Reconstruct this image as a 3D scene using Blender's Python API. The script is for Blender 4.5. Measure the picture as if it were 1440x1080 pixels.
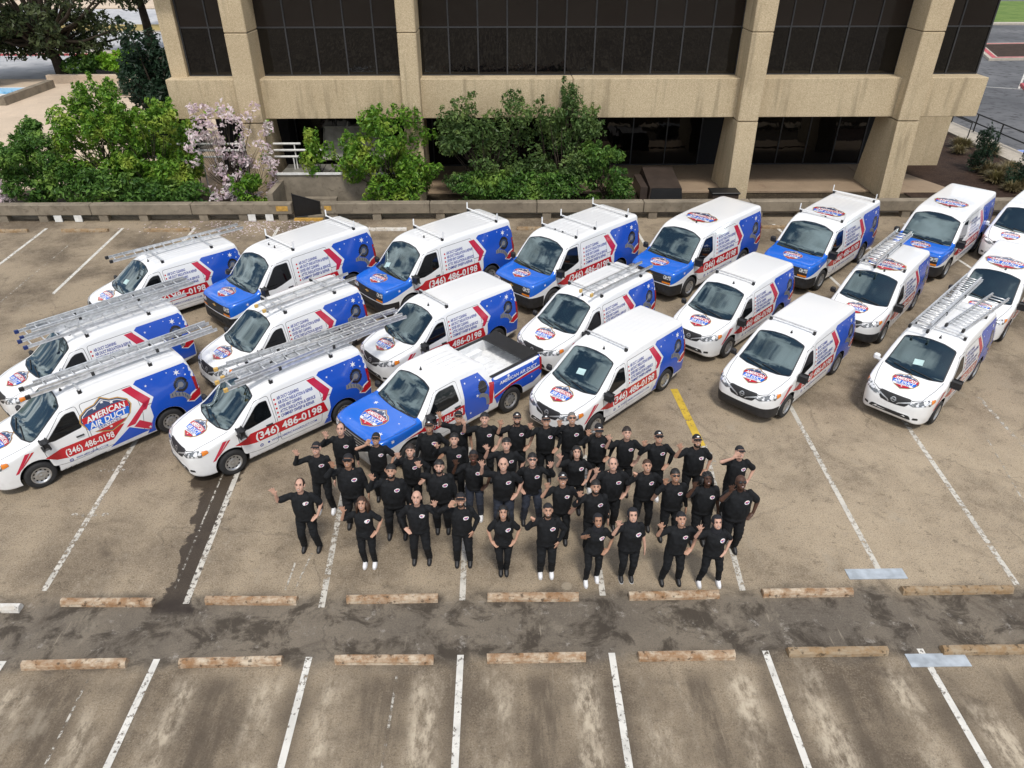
import bpy, bmesh, math, random
import numpy as np
from mathutils import Vector, Matrix
from mathutils.bvhtree import BVHTree

for _o in list(bpy.data.objects):
    bpy.data.objects.remove(_o, do_unlink=True)
SC = bpy.context.scene
COL = SC.collection
R = math.radians

# ------------------------------------------------------------------ camera
cam_d = bpy.data.cameras.new('camera')
cam_d.sensor_width = 36.0
cam_d.lens = 25.0
cam_d.clip_end = 2000.0
cam = bpy.data.objects.new('camera', cam_d)
COL.objects.link(cam)
cam.location = (0, 0, 10.8)
cam.rotation_euler = (R(57.0), 0, R(-0.9))
SC.camera = cam

# ------------------------------------------------------------------ sky and sun
SUN_EL, SUN_AZ = 62.0, 168.0          # degrees; azimuth clockwise from +Y
world = bpy.data.worlds.new('World')
SC.world = world
world.use_nodes = True
wt = world.node_tree
wt.nodes.clear()
w_out = wt.nodes.new('ShaderNodeOutputWorld')
w_bg = wt.nodes.new('ShaderNodeBackground')
w_sky = wt.nodes.new('ShaderNodeTexSky')
w_sky.sky_type = 'NISHITA'
w_sky.sun_disc = False
w_sky.sun_elevation = R(SUN_EL)
w_sky.sun_rotation = R(SUN_AZ)
w_sky.air_density = 1.0
w_sky.dust_density = 1.2
w_sky.ozone_density = 1.0
# broken cloud cover over the whole dome (planar projection of the view direction)
w_tc = wt.nodes.new('ShaderNodeTexCoord')
w_sep = wt.nodes.new('ShaderNodeSeparateXYZ')
wt.links.new(w_tc.outputs['Generated'], w_sep.inputs[0])
w_mx = wt.nodes.new('ShaderNodeMath'); w_mx.operation = 'MAXIMUM'; w_mx.inputs[1].default_value = 0.0
wt.links.new(w_sep.outputs['Z'], w_mx.inputs[0])
w_ad = wt.nodes.new('ShaderNodeMath'); w_ad.operation = 'ADD'; w_ad.inputs[1].default_value = 0.18
wt.links.new(w_mx.outputs[0], w_ad.inputs[0])
w_dv = wt.nodes.new('ShaderNodeVectorMath'); w_dv.operation = 'DIVIDE'
wt.links.new(w_tc.outputs['Generated'], w_dv.inputs[0])
wt.links.new(w_ad.outputs[0], w_dv.inputs[1])
w_ns = wt.nodes.new('ShaderNodeTexNoise')
w_ns.inputs['Scale'].default_value = 1.9
w_ns.inputs['Detail'].default_value = 7.0
w_ns.inputs['Roughness'].default_value = 0.58
wt.links.new(w_dv.outputs[0], w_ns.inputs['Vector'])
w_rp = wt.nodes.new('ShaderNodeMapRange')
w_rp.interpolation_type = 'SMOOTHSTEP'
w_rp.inputs['From Min'].default_value = 0.455
w_rp.inputs['From Max'].default_value = 0.545
wt.links.new(w_ns.outputs['Fac'], w_rp.inputs['Value'])
w_mix = wt.nodes.new('ShaderNodeMix'); w_mix.data_type = 'RGBA'
wt.links.new(w_rp.outputs['Result'], w_mix.inputs['Factor'])
wt.links.new(w_sky.outputs['Color'], w_mix.inputs['A'])
w_n2 = wt.nodes.new('ShaderNodeTexNoise'); w_n2.inputs['Scale'].default_value = 4.2; w_n2.inputs['Detail'].default_value = 6.0
wt.links.new(w_dv.outputs[0], w_n2.inputs['Vector'])
w_r2 = wt.nodes.new('ShaderNodeMapRange'); w_r2.inputs['From Min'].default_value = 0.35; w_r2.inputs['From Max'].default_value = 0.65
w_r2.inputs['To Min'].default_value = 7.5; w_r2.inputs['To Max'].default_value = 19.0
wt.links.new(w_n2.outputs['Fac'], w_r2.inputs['Value'])
wt.links.new(w_r2.outputs['Result'], w_mix.inputs['B'])
wt.links.new(w_mix.outputs['Result'], w_bg.inputs['Color'])
w_bg.inputs['Strength'].default_value = 0.065
wt.links.new(w_bg.outputs[0], w_out.inputs['Surface'])

sun_d = bpy.data.lights.new('sun', 'SUN')
sun_d.energy = 1.5
sun_d.angle = R(10.0)
sun_d.color = (1.0, 0.95, 0.87)
sun = bpy.data.objects.new('sun', sun_d)
COL.objects.link(sun)
_az, _el = R(SUN_AZ), R(SUN_EL)
_sd = Vector((math.sin(_az) * math.cos(_el), math.cos(_az) * math.cos(_el), math.sin(_el)))
sun.rotation_euler = _sd.to_track_quat('Z', 'Y').to_euler()
sun.location = _sd * 60

SC.view_settings.view_transform = 'Standard'
SC.view_settings.look = 'None'
SC.view_settings.exposure = 0.74
SC.view_settings.gamma = 1.0
SC.view_settings.use_curve_mapping = False
SC.render.engine = 'CYCLES'
SC.cycles.max_bounces = 6
SC.cycles.glossy_bounces = 3
SC.cycles.diffuse_bounces = 2
SC.cycles.transparent_max_bounces = 8
SC.cycles.use_denoising = True

# ------------------------------------------------------------------ materials
class NT:
    """small node-graph writer"""
    def __init__(s, name):
        s.m = bpy.data.materials.new(name); s.m.use_nodes = True
        s.t = s.m.node_tree; s.n = s.t.nodes; s.l = s.t.links
        s.b = s.n['Principled BSDF']
    def set(s, sock, v):
        if isinstance(v, bpy.types.NodeSocket): s.l.new(v, sock)
        elif isinstance(v, (tuple, list)) and len(v) == 3 and sock.type == 'RGBA': sock.default_value = (*v, 1)
        else: sock.default_value = v
    def bs(s, **k):
        names = dict(col='Base Color', rough='Roughness', metal='Metallic', coat='Coat Weight', coatr='Coat Roughness', ior='IOR', spec='Specular IOR Level', normal='Normal', alpha='Alpha', sheen='Sheen Weight', sub='Subsurface Weight', trans='Transmission Weight')
        for a, v in k.items(): s.set(s.b.inputs[names[a]], v)
        return s
    def math(s, op, a, b=0.0, c=0.0, clamp=False):
        nd = s.n.new('ShaderNodeMath'); nd.operation = op; nd.use_clamp = clamp
        s.set(nd.inputs[0], a); s.set(nd.inputs[1], b); s.set(nd.inputs[2], c)
        return nd.outputs[0]
    def mix(s, f, a, b, mode='MIX'):
        nd = s.n.new('ShaderNodeMix'); nd.data_type = 'RGBA'; nd.blend_type = mode
        s.set(nd.inputs['Factor'], f)
        for k, v in (('A', a), ('B', b)):
            sk = [i for i in nd.inputs if i.name == k and i.type == 'RGBA'][0]
            s.set(sk, v)
        return [o for o in nd.outputs if o.type == 'RGBA'][0]
    def coord(s, kind='Object'):
        return s.n.new('ShaderNodeTexCoord').outputs[kind]
    def pos(s):
        return s.n.new('ShaderNodeNewGeometry').outputs['Position']
    def sep(s, v):
        nd = s.n.new('ShaderNodeSeparateXYZ'); s.l.new(v, nd.inputs[0]); return nd.outputs
    def scale(s, v, sc):
        nd = s.n.new('ShaderNodeVectorMath'); nd.operation = 'MULTIPLY'; s.l.new(v, nd.inputs[0]); nd.inputs[1].default_value = sc; return nd.outputs[0]
    def noise(s, vec, sc, det=4.0, ro=0.55, dist=0.0, out='Fac'):
        nd = s.n.new('ShaderNodeTexNoise'); s.l.new(vec, nd.inputs['Vector'])
        nd.inputs['Scale'].default_value = sc; nd.inputs['Detail'].default_value = det
        nd.inputs['Roughness'].default_value = ro; nd.inputs['Distortion'].default_value = dist
        return nd.outputs[out]
    def voro(s, vec, sc, feat='F1', out='Distance', rand=1.0):
        nd = s.n.new('ShaderNodeTexVoronoi'); s.l.new(vec, nd.inputs['Vector']); nd.feature = feat
        nd.inputs['Scale'].default_value = sc; nd.inputs['Randomness'].default_value = rand
        return nd.outputs[out]
    def step(s, v, a, b, lo=0.0, hi=1.0):
        nd = s.n.new('ShaderNodeMapRange'); nd.interpolation_type = 'SMOOTHSTEP'
        s.set(nd.inputs['Value'], v)
        nd.inputs['From Min'].default_value = a; nd.inputs['From Max'].default_value = b
        nd.inputs['To Min'].default_value = lo; nd.inputs['To Max'].default_value = hi
        return nd.outputs['Result']
    def bump(s, h, strength=0.3, dist=0.02):
        nd = s.n.new('ShaderNodeBump'); s.l.new(h, nd.inputs['Height'])
        nd.inputs['Strength'].default_value = strength; nd.inputs['Distance'].default_value = dist
        s.l.new(nd.outputs[0], s.b.inputs['Normal']); return s
    def island(s):
        return s.n.new('ShaderNodeNewGeometry').outputs['Random Per Island']
    def objrand(s):
        return s.n.new('ShaderNodeObjectInfo').outputs['Random']

def plain(name, col, rough=0.5, metal=0.0, var=0.12, sc=6.0, coat=0.0, spec=0.5, bump=0.0, bsc=60.0):
    q = NT(name); p = q.coord()
    f = q.noise(p, sc, 5.0)
    c = q.mix(q.step(f, 0.25, 0.75), tuple(max(0, x * (1 - var)) for x in col), tuple(min(1, x * (1 + var)) for x in col))
    q.bs(col=c, rough=rough, metal=metal, coat=coat, spec=spec)
    if bump: q.bump(q.noise(p, bsc, 3.0), bump, 0.01)
    return q.m

M = {}
# vehicle paints: faint road film low on the body
def paint(name, col, dirt=0.25):
    q = NT(name); p = q.pos(); z = q.sep(p)[2]
    n = q.noise(p, 3.0, 6.0, 0.65)
    low = q.math('MULTIPLY', q.step(z, 0.15, 0.85, 1.0, 0.0), q.step(n, 0.35, 0.75), clamp=True)
    c = q.mix(q.math('MULTIPLY', low, dirt), col, (0.22, 0.19, 0.15))
    c = q.mix(q.math('MULTIPLY', q.step(q.noise(p, 0.8, 2.0), .45, .8), 0.03), c, (0.45, 0.43, 0.40))
    q.bs(col=c, rough=0.22, coat=0.6, coatr=0.05, spec=0.5)
    return q.m
M['white'] = paint('white_paint', (0.83, 0.84, 0.85))
M['blue'] = paint('blue_vinyl', (0.012, 0.085, 0.52), 0.12)
M['bluehood'] = paint('bright_blue_vinyl', (0.008, 0.135, 0.64), 0.05)
M['red'] = paint('red_vinyl', (0.52, 0.012, 0.022), 0.12)
M['pink'] = paint('crimson_vinyl', (0.56, 0.02, 0.06), 0.08)
M['navy'] = paint('navy_vinyl', (0.014, 0.035, 0.24), 0.05)
M['slate'] = paint('slate_vinyl', (0.045, 0.075, 0.16), 0.05)
M['ink'] = paint('ink_blue_vinyl', (0.015, 0.04, 0.30), 0.05)
M['decalwhite'] = paint('white_vinyl', (0.84, 0.84, 0.84), 0.1)
M['gold'] = paint('gold_vinyl', (0.55, 0.33, 0.10), 0.05)
M['hose'] = paint('grey_print', (0.22, 0.22, 0.23), 0.05)
M['brush'] = paint('charcoal_print', (0.018, 0.018, 0.022), 0.05)
M['silver'] = plain('silver_paint', (0.55, 0.56, 0.57), 0.35, 0.7)
M['alu'] = plain('brushed_aluminium', (0.72, 0.73, 0.74), 0.36, 0.75, 0.18, 9)
M['steel'] = plain('wheel_steel', (0.50, 0.51, 0.52), 0.38, 0.8, 0.15, 12)
M['black'] = plain('black_plastic', (0.018, 0.018, 0.02), 0.55, 0, 0.3, 8)
M['well'] = plain('dark_underbody', (0.008, 0.008, 0.009), 0.9)
M['rubber'] = plain('tyre_rubber', (0.020, 0.020, 0.021), 0.8, 0, 0.35, 10)
M['gap'] = plain('panel_gap', (0.05, 0.052, 0.055), 0.7)
M['amber'] = plain('amber_lens', (0.75, 0.22, 0.02), 0.2, 0, 0.1, 20, 0.5)
M['tail'] = plain('red_lens', (0.35, 0.008, 0.010), 0.2, 0, 0.2, 20, 0.5)
def lamp():
    q = NT('headlamp_lens'); p = q.coord()
    v = q.voro(p, 14.0)
    c = q.mix(q.step(v, 0.42, 0.62), (0.80, 0.81, 0.83), (0.16, 0.17, 0.18))
    q.bs(col=c, rough=0.12, metal=0.35, coat=1.0, coatr=0.03); return q.m
M['lamp'] = lamp()
def glass(name, col, ior, rough=0.02, tint=(1, 1, 1, 1)):
    q = NT(name); p = q.coord()
    n = q.noise(p, 2.5, 4.0)
    c = q.mix(q.step(n, 0.35, 0.7), col, tuple(x * 1.9 for x in col))
    q.bs(col=c, rough=rough, ior=ior, spec=0.5); q.b.inputs['Specular Tint'].default_value = tint; return q.m
M['windshield'] = glass('windshield_glass', (0.004, 0.009, 0.010), 2.3, 0.02, (0.72, 0.93, 1.0, 1))
M['glass'] = glass('tinted_glass', (0.004, 0.005, 0.006), 1.5)
M['paper'] = plain('dash_paper', (0.45, 0.62, 0.62), 0.5)
M['bedliner'] = plain('white_bed', (0.80, 0.81, 0.82), 0.5, 0, 0.1)
M['vinylblack'] = plain('black_vinyl_cover', (0.012, 0.012, 0.013), 0.5, 0, 0.3, 5)

# concrete family
def concrete(name, col, var=0.3, stain=(0.10, 0.085, 0.065), st=0.5, sc=1.0, bump=0.35):
    q = NT(name); p = q.pos()
    a = q.noise(p, 0.9 * sc, 8.0, 0.65); b = q.noise(p, 38.0 * sc, 3.0, 0.6)
    c = q.mix(q.step(a, 0.3, 0.72), tuple(x * (1 - var) for x in col), tuple(x * (1 + var * .6) for x in col))
    c = q.mix(q.step(b, 0.35, 0.7, 0, 0.35), c, tuple(x * 0.55 for x in col))
    s_ = q.noise(p, 2.3 * sc, 9.0, 0.7, 0.6)
    c = q.mix(q.math('MULTIPLY', q.step(s_, 0.52, 0.70), st), c, stain)
    q.bs(col=c, rough=0.85, spec=0.3); q.bump(b, bump, 0.015); return q.m
M['barrier'] = concrete('weathered_concrete', (0.27, 0.23, 0.175), 0.3, (0.09, 0.07, 0.05), 0.6, 1.4)
M['patio'] = concrete('patio_concrete', (0.34, 0.255, 0.175), 0.15, (0.20, 0.13, 0.09), 0.5, 0.5)
M['terrace'] = concrete('terrace_concrete', (0.62, 0.50, 0.38), 0.12, (0.34, 0.26, 0.18), 0.3, 0.4)
M['kerb'] = concrete('kerb_concrete', (0.50, 0.45, 0.38), 0.15, (0.2, 0.17, 0.13), 0.4, 2)
M['redkerb'] = plain('red_kerb_paint', (0.42, 0.07, 0.08), 0.7, 0, 0.3, 3)
def stopmat(name, col, rust, amt):
    q = NT(name); p = q.pos()
    a = q.noise(p, 5.0, 8.0, 0.7); b = q.noise(p, 60.0, 3.0)
    c = q.mix(q.step(a, 0.34, 0.66), tuple(x * 1.1 for x in rust), tuple(x * .98 for x in col))
    r_ = q.noise(q.scale(p, (1.0, 1.5, 6.0)), 2.2, 7.0, 0.7)
    c = q.mix(q.math('MULTIPLY', q.step(r_, 0.42, 0.60), amt), c, rust)
    c = q.mix(q.step(q.noise(p, 11.0, 6.0), 0.56, 0.68, 0, 0.75), c, (0.055, 0.04, 0.028))
    q.bs(col=c, rough=0.9, spec=0.2); q.bump(b, 0.7, 0.02); return q.m
M['stop'] = stopmat('rusty_wheel_stop', (0.60, 0.51, 0.39), (0.27, 0.155, 0.08), 0.55)
M['stoppale'] = stopmat('pale_wheel_stop', (0.38, 0.31, 0.22), (0.26, 0.17, 0.09), 0.45)
M['stopwhite'] = stopmat('white_wheel_stop', (0.72, 0.71, 0.68), (0.5, 0.45, 0.38), 0.25)
def aggregate():
    q = NT('exposed_aggregate_concrete'); p = q.pos()
    v = q.voro(p, 48.0, out='Color'); vs = q.sep(v)[0]
    d = q.voro(p, 48.0); n = q.noise(p, 0.5, 6.0, 0.6)
    c = q.mix(vs, (0.44, 0.345, 0.215), (0.68, 0.565, 0.39))
    c = q.mix(q.step(n, 0.35, 0.7, 0, 0.22), c, (0.27, 0.195, 0.11))
    st = q.noise(q.scale(p, (1.6, 1.6, 0.12)), 1.5, 6.0, 0.6)
    c = q.mix(q.step(st, 0.50, 0.70, 0, 0.5), c, (0.21, 0.165, 0.105))
    q.bs(col=c, rough=0.9, spec=0.25); q.bump(d, 0.55, 0.02); return q.m
M['agg'] = aggregate()
def bglass():
    q = NT('bronze_tinted_glass'); p = q.pos()
    wv = q.noise(q.scale(p, (1.0, 1.0, 0.7)), 1.3, 3.0, 0.5)
    r_ = q.objrand()
    c = q.mix(r_, (0.002, 0.002, 0.0025), (0.006, 0.0055, 0.005))
    q.bs(col=c, rough=0.02, ior=1.52); q.bump(wv, 0.035, 0.3); return q.m
M['bglass'] = bglass()
def bglass2():
    q = NT('brown_spandrel_glass'); p = q.pos()
    r_ = q.objrand()
    c = q.mix(r_, (0.014, 0.010, 0.009), (0.022, 0.017, 0.015))
    q.bs(col=c, rough=0.10, ior=1.45); q.bump(q.noise(p, 1.2, 2.0), 0.03, 0.3); return q.m
M['bglass2'] = bglass2()
M['mullion'] = plain('dark_mullion', (0.055, 0.056, 0.06), 0.45, 0.5)
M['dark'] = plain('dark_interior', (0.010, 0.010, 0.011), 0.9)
M['whitemetal'] = plain('white_painted_pipe', (0.74, 0.74, 0.72), 0.5)
M['greymetal'] = plain('galvanised_metal', (0.30, 0.29, 0.26), 0.5, 0.4, 0.25, 3)
M['yellow'] = plain('worn_yellow_paint', (0.48, 0.28, 0.06), 0.7, 0, 0.3, 9)
M['blackmetal'] = plain('black_steel', (0.012, 0.012, 0.013), 0.5, 0.2)
M['brownmetal'] = plain('brown_metal', (0.055, 0.04, 0.032), 0.55, 0.1, 0.2, 2)
M['water'] = plain('pool_water', (0.0, 0.36, 0.70), 0.08, 0, 0.1, 2)
def ground_mat(name, a, b, sc, c3=None, bump=0.3):
    q = NT(name); p = q.pos()
    n1 = q.noise(p, sc, 8.0, 0.65); n2 = q.noise(p, sc * 14, 4.0, 0.6)
    c = q.mix(q.step(n1, 0.3, 0.7), a, b)
    if c3: c = q.mix(q.step(n2, 0.5, 0.7), c, c3)
    q.bs(col=c, rough=0.9, spec=0.2); q.bump(n2, bump, 0.03); return q.m
M['mulch'] = ground_mat('bark_mulch', (0.026, 0.015, 0.011), (0.05, 0.03, 0.021), 1.2, (0.085, 0.055, 0.04), 0.8)
M['soil'] = ground_mat('planting_soil', (0.03, 0.022, 0.015), (0.055, 0.042, 0.028), 0.8, (0.10, 0.08, 0.05), 0.8)
M['lawn'] = ground_mat('lawn', (0.09, 0.16, 0.03), (0.17, 0.24, 0.06), 0.4, (0.06, 0.11, 0.02), 0.6)
M['drygrass'] = ground_mat('dry_grass', (0.33, 0.25, 0.09), (0.42, 0.33, 0.14), 0.5, (0.2, 0.17, 0.06), 0.6)
M['asphalt'] = ground_mat('asphalt', (0.085, 0.088, 0.095), (0.17, 0.172, 0.18), 0.12, (0.06, 0.06, 0.065), 0.2)
M['street'] = ground_mat('pale_street', (0.38, 0.39, 0.41), (0.52, 0.52, 0.53), 0.06, (0.30, 0.31, 0.33), 0.2)
M['earth'] = ground_mat('bare_ground', (0.20, 0.17, 0.12), (0.30, 0.26, 0.19), 0.08, (0.14, 0.12, 0.08), 0.4)
M['bark'] = ground_mat('tree_bark', (0.035, 0.027, 0.02), (0.075, 0.06, 0.045), 3.0, (0.02, 0.016, 0.012), 0.8)
def leafmat(name, a, b, c3, bright=0.85):
    q = NT(name); r_ = q.island(); p = q.pos()
    c = q.mix(q.step(r_, 0.0, 1.0), a, b)
    c = q.mix(q.step(q.noise(p, 1.1, 3.0), 0.5, 0.68), c, c3)
    q.bs(col=c, rough=0.45, spec=0.35, trans=0.0)
    tr = q.n.new('ShaderNodeBsdfTranslucent'); q.set(tr.inputs['Color'], c)
    mx = q.n.new('ShaderNodeMixShader'); mx.inputs[0].default_value = 0.30
    q.l.new(q.b.outputs[0], mx.inputs[1]); q.l.new(tr.outputs[0], mx.inputs[2])
    q.l.new(mx.outputs[0], q.n['Material Output'].inputs['Surface'])
    return q.m
M['leaf_fresh'] = leafmat('fresh_green_leaves', (0.055, 0.155, 0.014), (0.20, 0.37, 0.04), (0.36, 0.46, 0.07))
M['leaf_mid'] = leafmat('mid_green_leaves', (0.035, 0.10, 0.017), (0.125, 0.25, 0.045), (0.21, 0.34, 0.06))
M['leaf_grey'] = leafmat('olive_green_leaves', (0.045, 0.095, 0.025), (0.13, 0.21, 0.06), (0.19, 0.27, 0.075))
M['leaf_dark'] = leafmat('dark_evergreen_needles', (0.010, 0.028, 0.014), (0.026, 0.06, 0.03), (0.035, 0.08, 0.04))
M['leaf_oak'] = leafmat('live_oak_leaves', (0.022, 0.036, 0.013), (0.07, 0.095, 0.035), (0.10, 0.125, 0.05))
M['leaf_lime'] = leafmat('lime_green_leaves', (0.16, 0.36, 0.02), (0.26, 0.48, 0.04), (0.3, 0.5, 0.05))
M['petal'] = leafmat('pink_magnolia_petals', (0.74, 0.60, 0.64), (0.88, 0.82, 0.82), (0.76, 0.60, 0.66))
M['tuft'] = leafmat('straw_grass_blades', (0.12, 0.10, 0.045), (0.26, 0.21, 0.11), (0.16, 0.14, 0.05))

# the parking deck: brown-grey concrete with tyre tracks, grime, spills and patches
def deck():
    q = NT('parking_deck_concrete'); p = q.pos(); X, Y, Z = q.sep(p)
    fine = q.noise(p, 55.0, 3.0, 0.7); med = q.noise(p, 5.0, 8.0, 0.72); big = q.noise(p, 0.42, 6.0, 0.6)
    streak = q.noise(q.scale(p, (1.0, 0.16, 1.0)), 2.6, 6.0, 0.65)
    c = q.mix(q.step(big, 0.36, 0.62), (0.135, 0.103, 0.069), (0.375, 0.300, 0.207))
    zone = q.math('MULTIPLY', q.step(Y, 17.5, 13.5), q.step(Y, 8.6, 9.6)); zone = q.math('MULTIPLY', zone, q.step(X, -4.0, 9.0, 0.15, 0.6))
    c = q.mix(q.math('MULTIPLY', zone, q.step(q.noise(p, 1.5, 8.0, 0.7), 0.34, 0.62, 0.35, 1.15)), c, (0.50, 0.405, 0.285))
    c = q.mix(q.step(med, 0.45, 0.66, 0, 0.40), c, (0.335, 0.277, 0.205))
    c = q.mix(q.step(med, 0.46, 0.32, 0, 0.52), c, (0.08, 0.061, 0.043))
    grit = q.noise(p, 30.0, 5.0, 0.8)
    c = q.mix(q.step(grit, 0.50, 0.64, 0, 0.55), c, (0.40, 0.345, 0.275))
    c = q.mix(q.step(grit, 0.48, 0.36, 0, 0.65), c, (0.05, 0.039, 0.03))
    c = q.mix(q.step(q.voro(p, 16.0), 0.16, 0.05, 0, 0.45), c, (0.05, 0.04, 0.03))
    c = q.mix(q.step(fine, 0.42, 0.64, 0, 0.42), c, (0.085, 0.067, 0.05))
    # scuffed paler wheel tracks inside the near bays, darker drip line between them
    u = q.math('FRACT', q.math('DIVIDE', q.math('ADD', X, 0.79 + 26.6), 2.66))
    def band(centre, w):
        return q.step(q.math('ABSOLUTE', q.math('SUBTRACT', u, centre)), w, w * 0.25)
    near = q.step(Y, 7.75, 7.2)
    tracks = q.math('MAXIMUM', band(0.24, 0.16), band(0.80, 0.14))
    patch = q.step(q.noise(q.scale(p, (1.0, 0.5, 1.0)), 0.9, 6.0, 0.6), 0.40, 0.58)
    tr = q.math('MULTIPLY', q.math('MULTIPLY', tracks, near), q.math('MULTIPLY', patch, q.step(q.noise(q.scale(p, (1.0, .45, 1.0)), 7.0, 8.0, 0.75), 0.36, 0.60)))
    c = q.mix(q.math('MULTIPLY', tr, 0.80), c, (0.50, 0.43, 0.33))
    drip = q.math('MULTIPLY', q.math('MULTIPLY', band(0.52, 0.20), near), q.step(streak, 0.38, 0.6))
    c = q.mix(q.math('MULTIPLY', drip, 0.72), c, (0.062, 0.047, 0.035))
    edge_d = q.math('MULTIPLY', q.math('MULTIPLY', q.math('MAXIMUM', band(0.0, 0.10), band(1.0, 0.10)), q.step(Y, 9.3, 6.5)), 0.5)
    c = q.mix(edge_d, c, (0.085, 0.067, 0.05))
    # grime strip between the two rows of wheel stops
    ny = q.math('ADD', Y, q.math('MULTIPLY', q.math('SUBTRACT', q.noise(p, 1.5, 5.0), 0.5), 0.7))
    strip = q.math('MULTIPLY', q.step(ny, 7.55, 7.95), q.step(ny, 9.5, 9.0))
    c = q.mix(q.math('MULTIPLY', strip, 0.66), c, (0.110, 0.098, 0.084))
    blot = q.noise(q.scale(p, (0.8, 1.0, 1.0)), 1.7, 8.0, 0.72, 0.5)
    c = q.mix(q.math('MULTIPLY', q.math('MULTIPLY', strip, q.step(blot, 0.46, 0.60)), 0.80), c, (0.036, 0.028, 0.021))
    c = q.mix(q.math('MULTIPLY', q.math('MULTIPLY', strip, q.step(q.noise(p, 3.0, 9.0, 0.8), 0.56, 0.66)), 0.6), c, (0.36, 0.33, 0.29))
    c = q.mix(q.math('MULTIPLY', q.math('MULTIPLY', q.step(Y, 7.9, 7.2), q.math('SUBTRACT', 1.0, q.math('MULTIPLY', tr, 1.0), clamp=True)), q.step(q.noise(p, 1.1, 6.0), 0.3, 0.65, 0.62, 0.22)), c, (0.095, 0.075, 0.055))
    # scuffs, tyre scrapes and small drips
    scr = q.noise(q.scale(p, (9.0, 0.55, 1.0)), 1.6, 6.0, 0.7)
    c = q.mix(q.math('MULTIPLY', q.step(scr, 0.60, 0.70), q.step(q.noise(p, 0.7, 3.0), 0.45, 0.6, 0, 0.5)), c, (0.40, 0.345, 0.27))
    dr = q.n.new('ShaderNodeTexVoronoi'); dr.feature = 'F1'; q.l.new(p, dr.inputs['Vector']); dr.inputs['Scale'].default_value = 1.9
    drc = q.sep(dr.outputs['Color']); drr = q.math('MULTIPLY', q.step(drc[1], 0.55, 1.0), 0.11)
    dn = q.math('ADD', dr.outputs['Distance'], q.math('MULTIPLY', q.math('SUBTRACT', q.noise(p, 9.0, 4.0), 0.5), 0.18))
    c = q.mix(q.step(q.math('SUBTRACT', dn, drr), 0.03, -0.05, 0, 0.5), c, (0.055, 0.042, 0.031))
    # oil drips anywhere
    oil = q.noise(p, 0.75, 7.0, 0.7, 0.8)
    c = q.mix(q.step(oil, 0.55, 0.74, 0, 0.62), c, (0.07, 0.054, 0.04))
    c = q.mix(q.step(q.noise(q.scale(p, (1, .6, 1)), 1.1, 7.0, 0.7), 0.58, 0.70, 0, 0.45), c, (0.33, 0.285, 0.22))
    # round pale spots (old patching) in the near bays
    sp = q.n.new('ShaderNodeTexVoronoi'); sp.feature = 'F1'; q.l.new(p, sp.inputs['Vector']); sp.inputs['Scale'].default_value = 0.62
    spc = q.sep(sp.outputs['Color'])
    rad = q.math('MULTIPLY', q.step(spc[0], 0.45, 1.0), 0.12)
    spot = q.math('MULTIPLY', q.step(q.math('SUBTRACT', sp.outputs['Distance'], rad), 0.012, -0.012), q.step(Y, 13.5, 12.5))
    c = q.mix(q.math('MULTIPLY', spot, 0.55), c, (0.36, 0.31, 0.235))
    # hairline cracks
    ck = q.n.new('ShaderNodeTexVoronoi'); ck.feature = 'DISTANCE_TO_EDGE'; ck.inputs['Scale'].default_value = 0.22
    wob = q.n.new('ShaderNodeVectorMath'); wob.operation = 'ADD'
    q.l.new(p, wob.inputs[0]); q.l.new(q.scale(q.noise(p, 1.2, 5.0, out='Color'), (1.2, 1.2, 0.0)), wob.inputs[1])
    q.l.new(wob.outputs[0], ck.inputs['Vector'])
    crack = q.math('MULTIPLY', q.step(ck.outputs['Distance'], 0.0065, 0.002), q.step(q.noise(p, 0.3, 2.0), 0.46, 0.56))
    c = q.mix(q.math('MULTIPLY', crack, 0.28), c, (0.05, 0.04, 0.032))
    # the spill that ran out under the front of one van
    def spill(x0, y0, x1, y1, w0, w1, seedscale):
        wx = q.math('ADD', X, q.math('MULTIPLY', q.math('SUBTRACT', q.noise(p, seedscale, 6.0, 0.6), 0.5), 0.8))
        t = q.math('DIVIDE', q.math('SUBTRACT', y0, Y), (y0 - y1), clamp=True)
        cx = q.math('ADD', q.math('MULTIPLY', t, x1 - x0), x0)
        w = q.math('ADD', q.math('MULTIPLY', t, w1 - w0), w0)
        e = q.math('SUBTRACT', q.math('ABSOLUTE', q.math('SUBTRACT', wx, cx)), w)
        inside = q.step(e, 0.035, -0.035)
        iny = q.math('MULTIPLY', q.step(Y, y0 + .15, y0 - .05), q.step(Y, y1 - .1, y1 + .1))
        return q.math('MULTIPLY', inside, iny)
    sp1 = spill(-6.58, 13.3, -6.20, 8.95, 0.40, 0.17, 2.4)
    sp2 = spill(-6.75, 13.3, -6.72, 12.35, 0.62, 0.35, 2.9)
    sp3 = spill(-6.25, 9.6, -6.25, 8.85, 0.16, 0.42, 3.0)
    wet = q.math('MAXIMUM', q.math('MAXIMUM', sp1, sp2), sp3)
    c = q.mix(q.math('MULTIPLY', wet, 0.86), c, (0.026, 0.018, 0.013))
    ro = q.math('SUBTRACT', 0.88, q.math('MULTIPLY', wet, 0.40))
    q.bs(col=c, rough=ro, spec=0.3)
    q.bump(q.math('ADD', q.math('MULTIPLY', fine, 0.6), med), 0.35, 0.012)
    return q.m
M['deck'] = deck()
def linepaint(name, col, wear):
    q = NT(name); p = q.pos()
    n = q.noise(p, 9.0, 8.0, 0.72); n2 = q.noise(p, 1.3, 4.0)
    c = q.mix(q.step(q.noise(p, 3.0, 6.0), 0.4, 0.7, 0, 0.5), col, tuple(x * .6 for x in col))
    q.bs(col=c, rough=0.8, spec=0.3)
    a = q.math('ADD', q.math('MULTIPLY', n, 0.75), q.math('MULTIPLY', n2, 0.25))
    q.bs(alpha=q.step(a, wear - 0.05, wear + 0.05)); return q.m
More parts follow.
